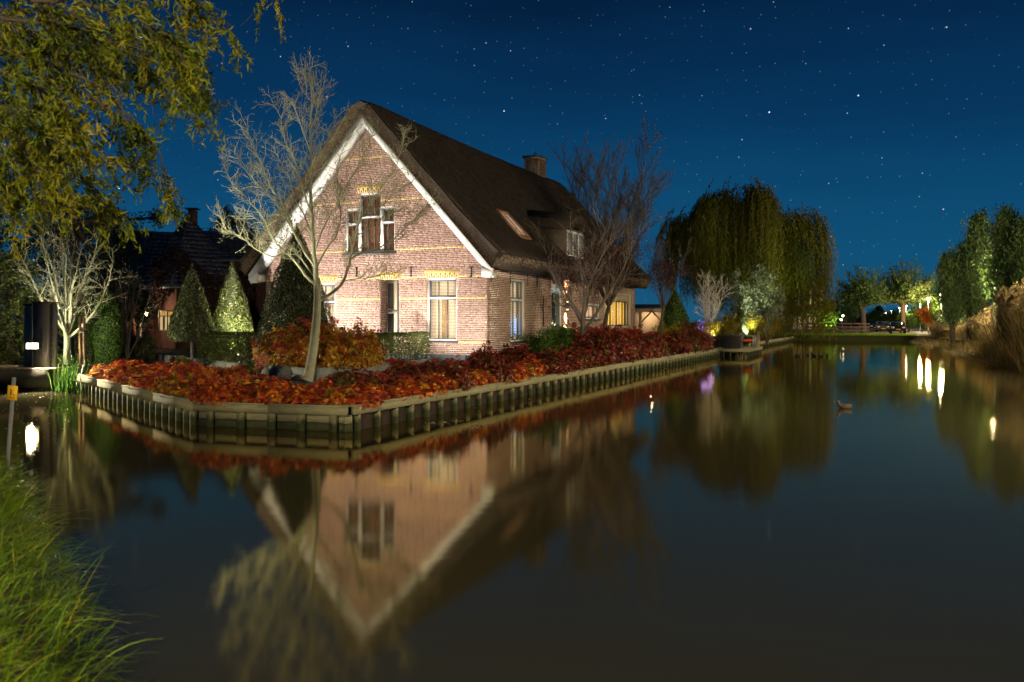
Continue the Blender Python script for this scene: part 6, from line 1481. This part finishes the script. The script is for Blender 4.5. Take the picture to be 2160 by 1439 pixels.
# floating leaves
rg = np.random.default_rng(205); n = 420
P = np.column_stack([rg.uniform(-16, -7.0, n), rg.uniform(13., 24.5, n), np.full(n, .006)]); pxx = CX + F * P[:, 0] / P[:, 1]; P = P[(pxx < 150) & (pxx > -20)]
fo = leaf_obj('floating_leaves', rg, P, np.tile([0, 0, 1.], (len(P), 1)), .055, mat('pale_leaf', tint=[(.25, .2, .08), (.5, .42, .2), (.6, .55, .4)], rough=.4), None, rg.uniform(0, 1, len(P)), width=.6, jitter=.06); tag(fo, 'pale fallen leaves drifting on the water by the grass bank', 'leaves')
C_ = np.array([on_ground(975, 889, 0), on_ground(1008, 898, 0), on_ground(925, 893, 0)]); P = C_[rg.integers(0, 3, 70)] + rg.normal(0, 1, (70, 3)) * np.array([.16, .12, 0]); P[:, 2] = .006
fo = leaf_obj('floating_leaves', rg, P, np.tile([0, 0, 1.], (70, 1)), .06, MATS['pale_leaf'], None, rg.uniform(.3, 1, 70), width=.6, jitter=.06); tag(fo, 'small raft of pale leaves floating off the quay corner', 'leaves')

qs = rg.uniform(0, 34, 60); P = np.array([P2 + SD * s + GN * (rg.uniform(.15, 1.6)) for s in qs]); P[:, 2] = .006
fo = leaf_obj('floating_leaves', rg, P, np.tile([0, 0, 1.], (60, 1)), .07, MATS['pale_leaf'], None, rg.uniform(0, .8, 60), width=.6, jitter=.06); tag(fo, 'scattered fallen leaves floating along the foot of the long quay', 'leaves')
# water birds
def bird(base, rz, s, label, body, head, group):
    root = empty('water_bird', base, rz); tag(root, label, 'duck', group); T = Tubes()
    pts = [(-.24, 0, .09), (-.19, 0, .075), (-.10, 0, .06), (0, 0, .06), (.09, 0, .075), (.135, 0, .11), (.145, 0, .16), (.155, 0, .205), (.185, 0, .222), (.215, 0, .218), (.25, 0, .208)]
    T.add([tuple(np.array(p) * s) for p in pts], np.array([.008, .045, .078, .088, .080, .055, .034, .036, .040, .026, .008]) * s, 12)
    put('body', T.mesh('body'), body, root)
    T = Tubes(); T.add([tuple(np.array(p) * s) for p in ((.235, 0, .213), (.26, 0, .205), (.285, 0, .20))], np.array([.017, .014, .006]) * s, 8); put('bill', T.mesh('bill'), head, root)
    for q in (-1, 1): m = MB(); m.hexa([tuple(np.array(p) * s) for p in ((-.20, q * .05, .10), (.06, q * .082, .07), (.06, q * .086, .075), (-.20, q * .054, .105), (-.21, q * .04, .13), (.04, q * .065, .125), (.04, q * .07, .13), (-.21, q * .044, .135))]); m.build('wing', body, root)
    return root
DUCK = mat('duck_feather', (.09, .065, .045), .8, noise=(30, (.07, .05, .035), .2)); BILL = mat('bill', (.35, .25, .05), .5); COOT = mat('coot_feather', (.015, .015, .016), .7); GULL = mat('gull_feather', (.42, .42, .42), .8)
bird(on_ground(1780, 862, 0), 2.9, .8, 'brown duck swimming alone on the open water', DUCK, BILL, 'water birds')
bird(on_ground(1245, 803, 0), .2, 1.15, 'grey bird floating close to the long quay', GULL, BILL, 'water birds')
for i, (x, y, lb) in enumerate(((1683, 752, 'first small dark coot from the willow on the far water'), (1705, 750, 'second small dark coot from the willow'), (1716, 752, 'third small dark coot from the willow'), (1731, 753, 'fourth coot crossing the green reflection'), (1745, 752, 'last coot right of the green reflection'))):
    bird(on_ground(x, y, 0), i * 1.1, .9, lb, COOT, BILL, 'water birds')

# ================================================================== OVERHANGING WILLOW BRANCHES, top left
wroot = empty('overhanging_willow', (-7.6, 4.5, .38)); tag(wroot, 'autumn willow with yellow green hanging branches entering at top left', 'tree')
W0_ = np.array(wroot.location); rg = np.random.default_rng(301); Tt, Tb = Tubes(), Tubes()
q = smooth_poly([np.array([0, 0, -.2]), np.array([.1, .2, 2.]), np.array([.3, .9, 4.2]), np.array([.6, 2., 6.0])]); Tt.add(q, np.linspace(.30, .14, len(q)), 10)
put('trunk', Tt.mesh('trunk'), BARKD, wroot)
def wp(x, y, Y): return np.array(at(x, y, Y)) - W0_
sprays = [([(-250, -150), (-40, 20), (150, 60), (300, 90), (375, 135), (410, 180)], 7.6, 28), ([(-250, -250), (0, -60), (200, -40), (350, -10), (440, 20), (490, 60)], 7.2, 18), ([(-250, 0), (-60, 90), (90, 130), (220, 190), (300, 270), (335, 330)], 7.9, 20),
 ([(-250, 80), (-70, 180), (60, 260), (130, 330), (200, 400), (250, 450)], 8.2, 24), ([(-250, 100), (-90, 190), (0, 240), (60, 290), (90, 340), (100, 390)], 8.4, 26), ([(-250, -60), (-40, 60), (100, 110), (230, 130), (340, 160), (410, 205)], 8.8, 24),
 ([(-250, -200), (-20, -30), (150, 0), (280, 30), (370, 90), (400, 140)], 6.8, 26), ([(-250, 50), (-60, 130), (60, 170), (130, 220), (160, 280), (170, 340)], 6.9, 26), ([(-250, 160), (-110, 240), (-30, 300), (10, 350), (30, 390), (40, 430)], 8.0, 22),
 ([(-200, -300), (100, -150), (350, -110), (540, -80), (600, -50), (622, -25)], 7.4, 5), ([(-250, 0), (-80, 40), (40, 60), (120, 100), (190, 120), (260, 150)], 8.6, 28), ([(-250, 100), (-90, 200), (-10, 240), (50, 300), (80, 340), (120, 400)], 7.3, 24),
 ([(-250, -120), (-60, 0), (80, 30), (200, 50), (300, 60), (390, 100)], 8.3, 28), ([(-200, 100), (0, 200), (130, 270), (230, 330), (320, 370), (370, 410)], 8.5, 9), ([(-200, 60), (20, 160), (170, 200), (270, 260), (330, 310), (350, 380)], 8.0, 9)]
S_, D_ = [], []
for pts, Y, nt_ in sprays:
    b = smooth_poly([wp(x, y, Y + .25 * j) for j, (x, y) in enumerate(pts)], 4); b += rg.normal(0, .015, b.shape); Tb.add(b, np.linspace(.030, .004, len(b)), 5)
    for k in range(nt_):
        u = rg.uniform(.22, 1.0); j = min(int(u * (len(b) - 1)), len(b) - 2); p = b[j]; t = unit(b[j + 1] - b[j])
        d = unit(t * .6 + rg.normal(0, .45, 3) + np.array([.1, 0, -.55])); L1 = rg.uniform(.35, .8)
        tw_ = twig(rg, p, d, L1, 5, .10, -.10); Tb.add(tw_, np.linspace(.006, .0018, len(tw_)), 3)
        for s_ in range(4): S_.append(tw_[s_]); D_.append(unit(tw_[min(s_ + 1, 5)] - tw_[s_] + rg.normal(0, .06, 3))); 
S_, D_ = np.array(S_), np.array(D_); P, Tn, t = strands(rg, S_, D_, np.full(len(S_), .26), .25, 11, .022)
put('branch', Tb.mesh('branch'), BARKD, wroot)
leaf_obj('leaves', rg, P, rg.normal(0, 1, P.shape), .098, WILLOW, wroot, np.clip(t * .5 + .25 + .35 * wave(P, 1.3, 2.) + rg.normal(0, .12, len(P)), 0, 1), width=.19, jitter=.4, along=unit(Tn + rg.normal(0, .35, Tn.shape)))
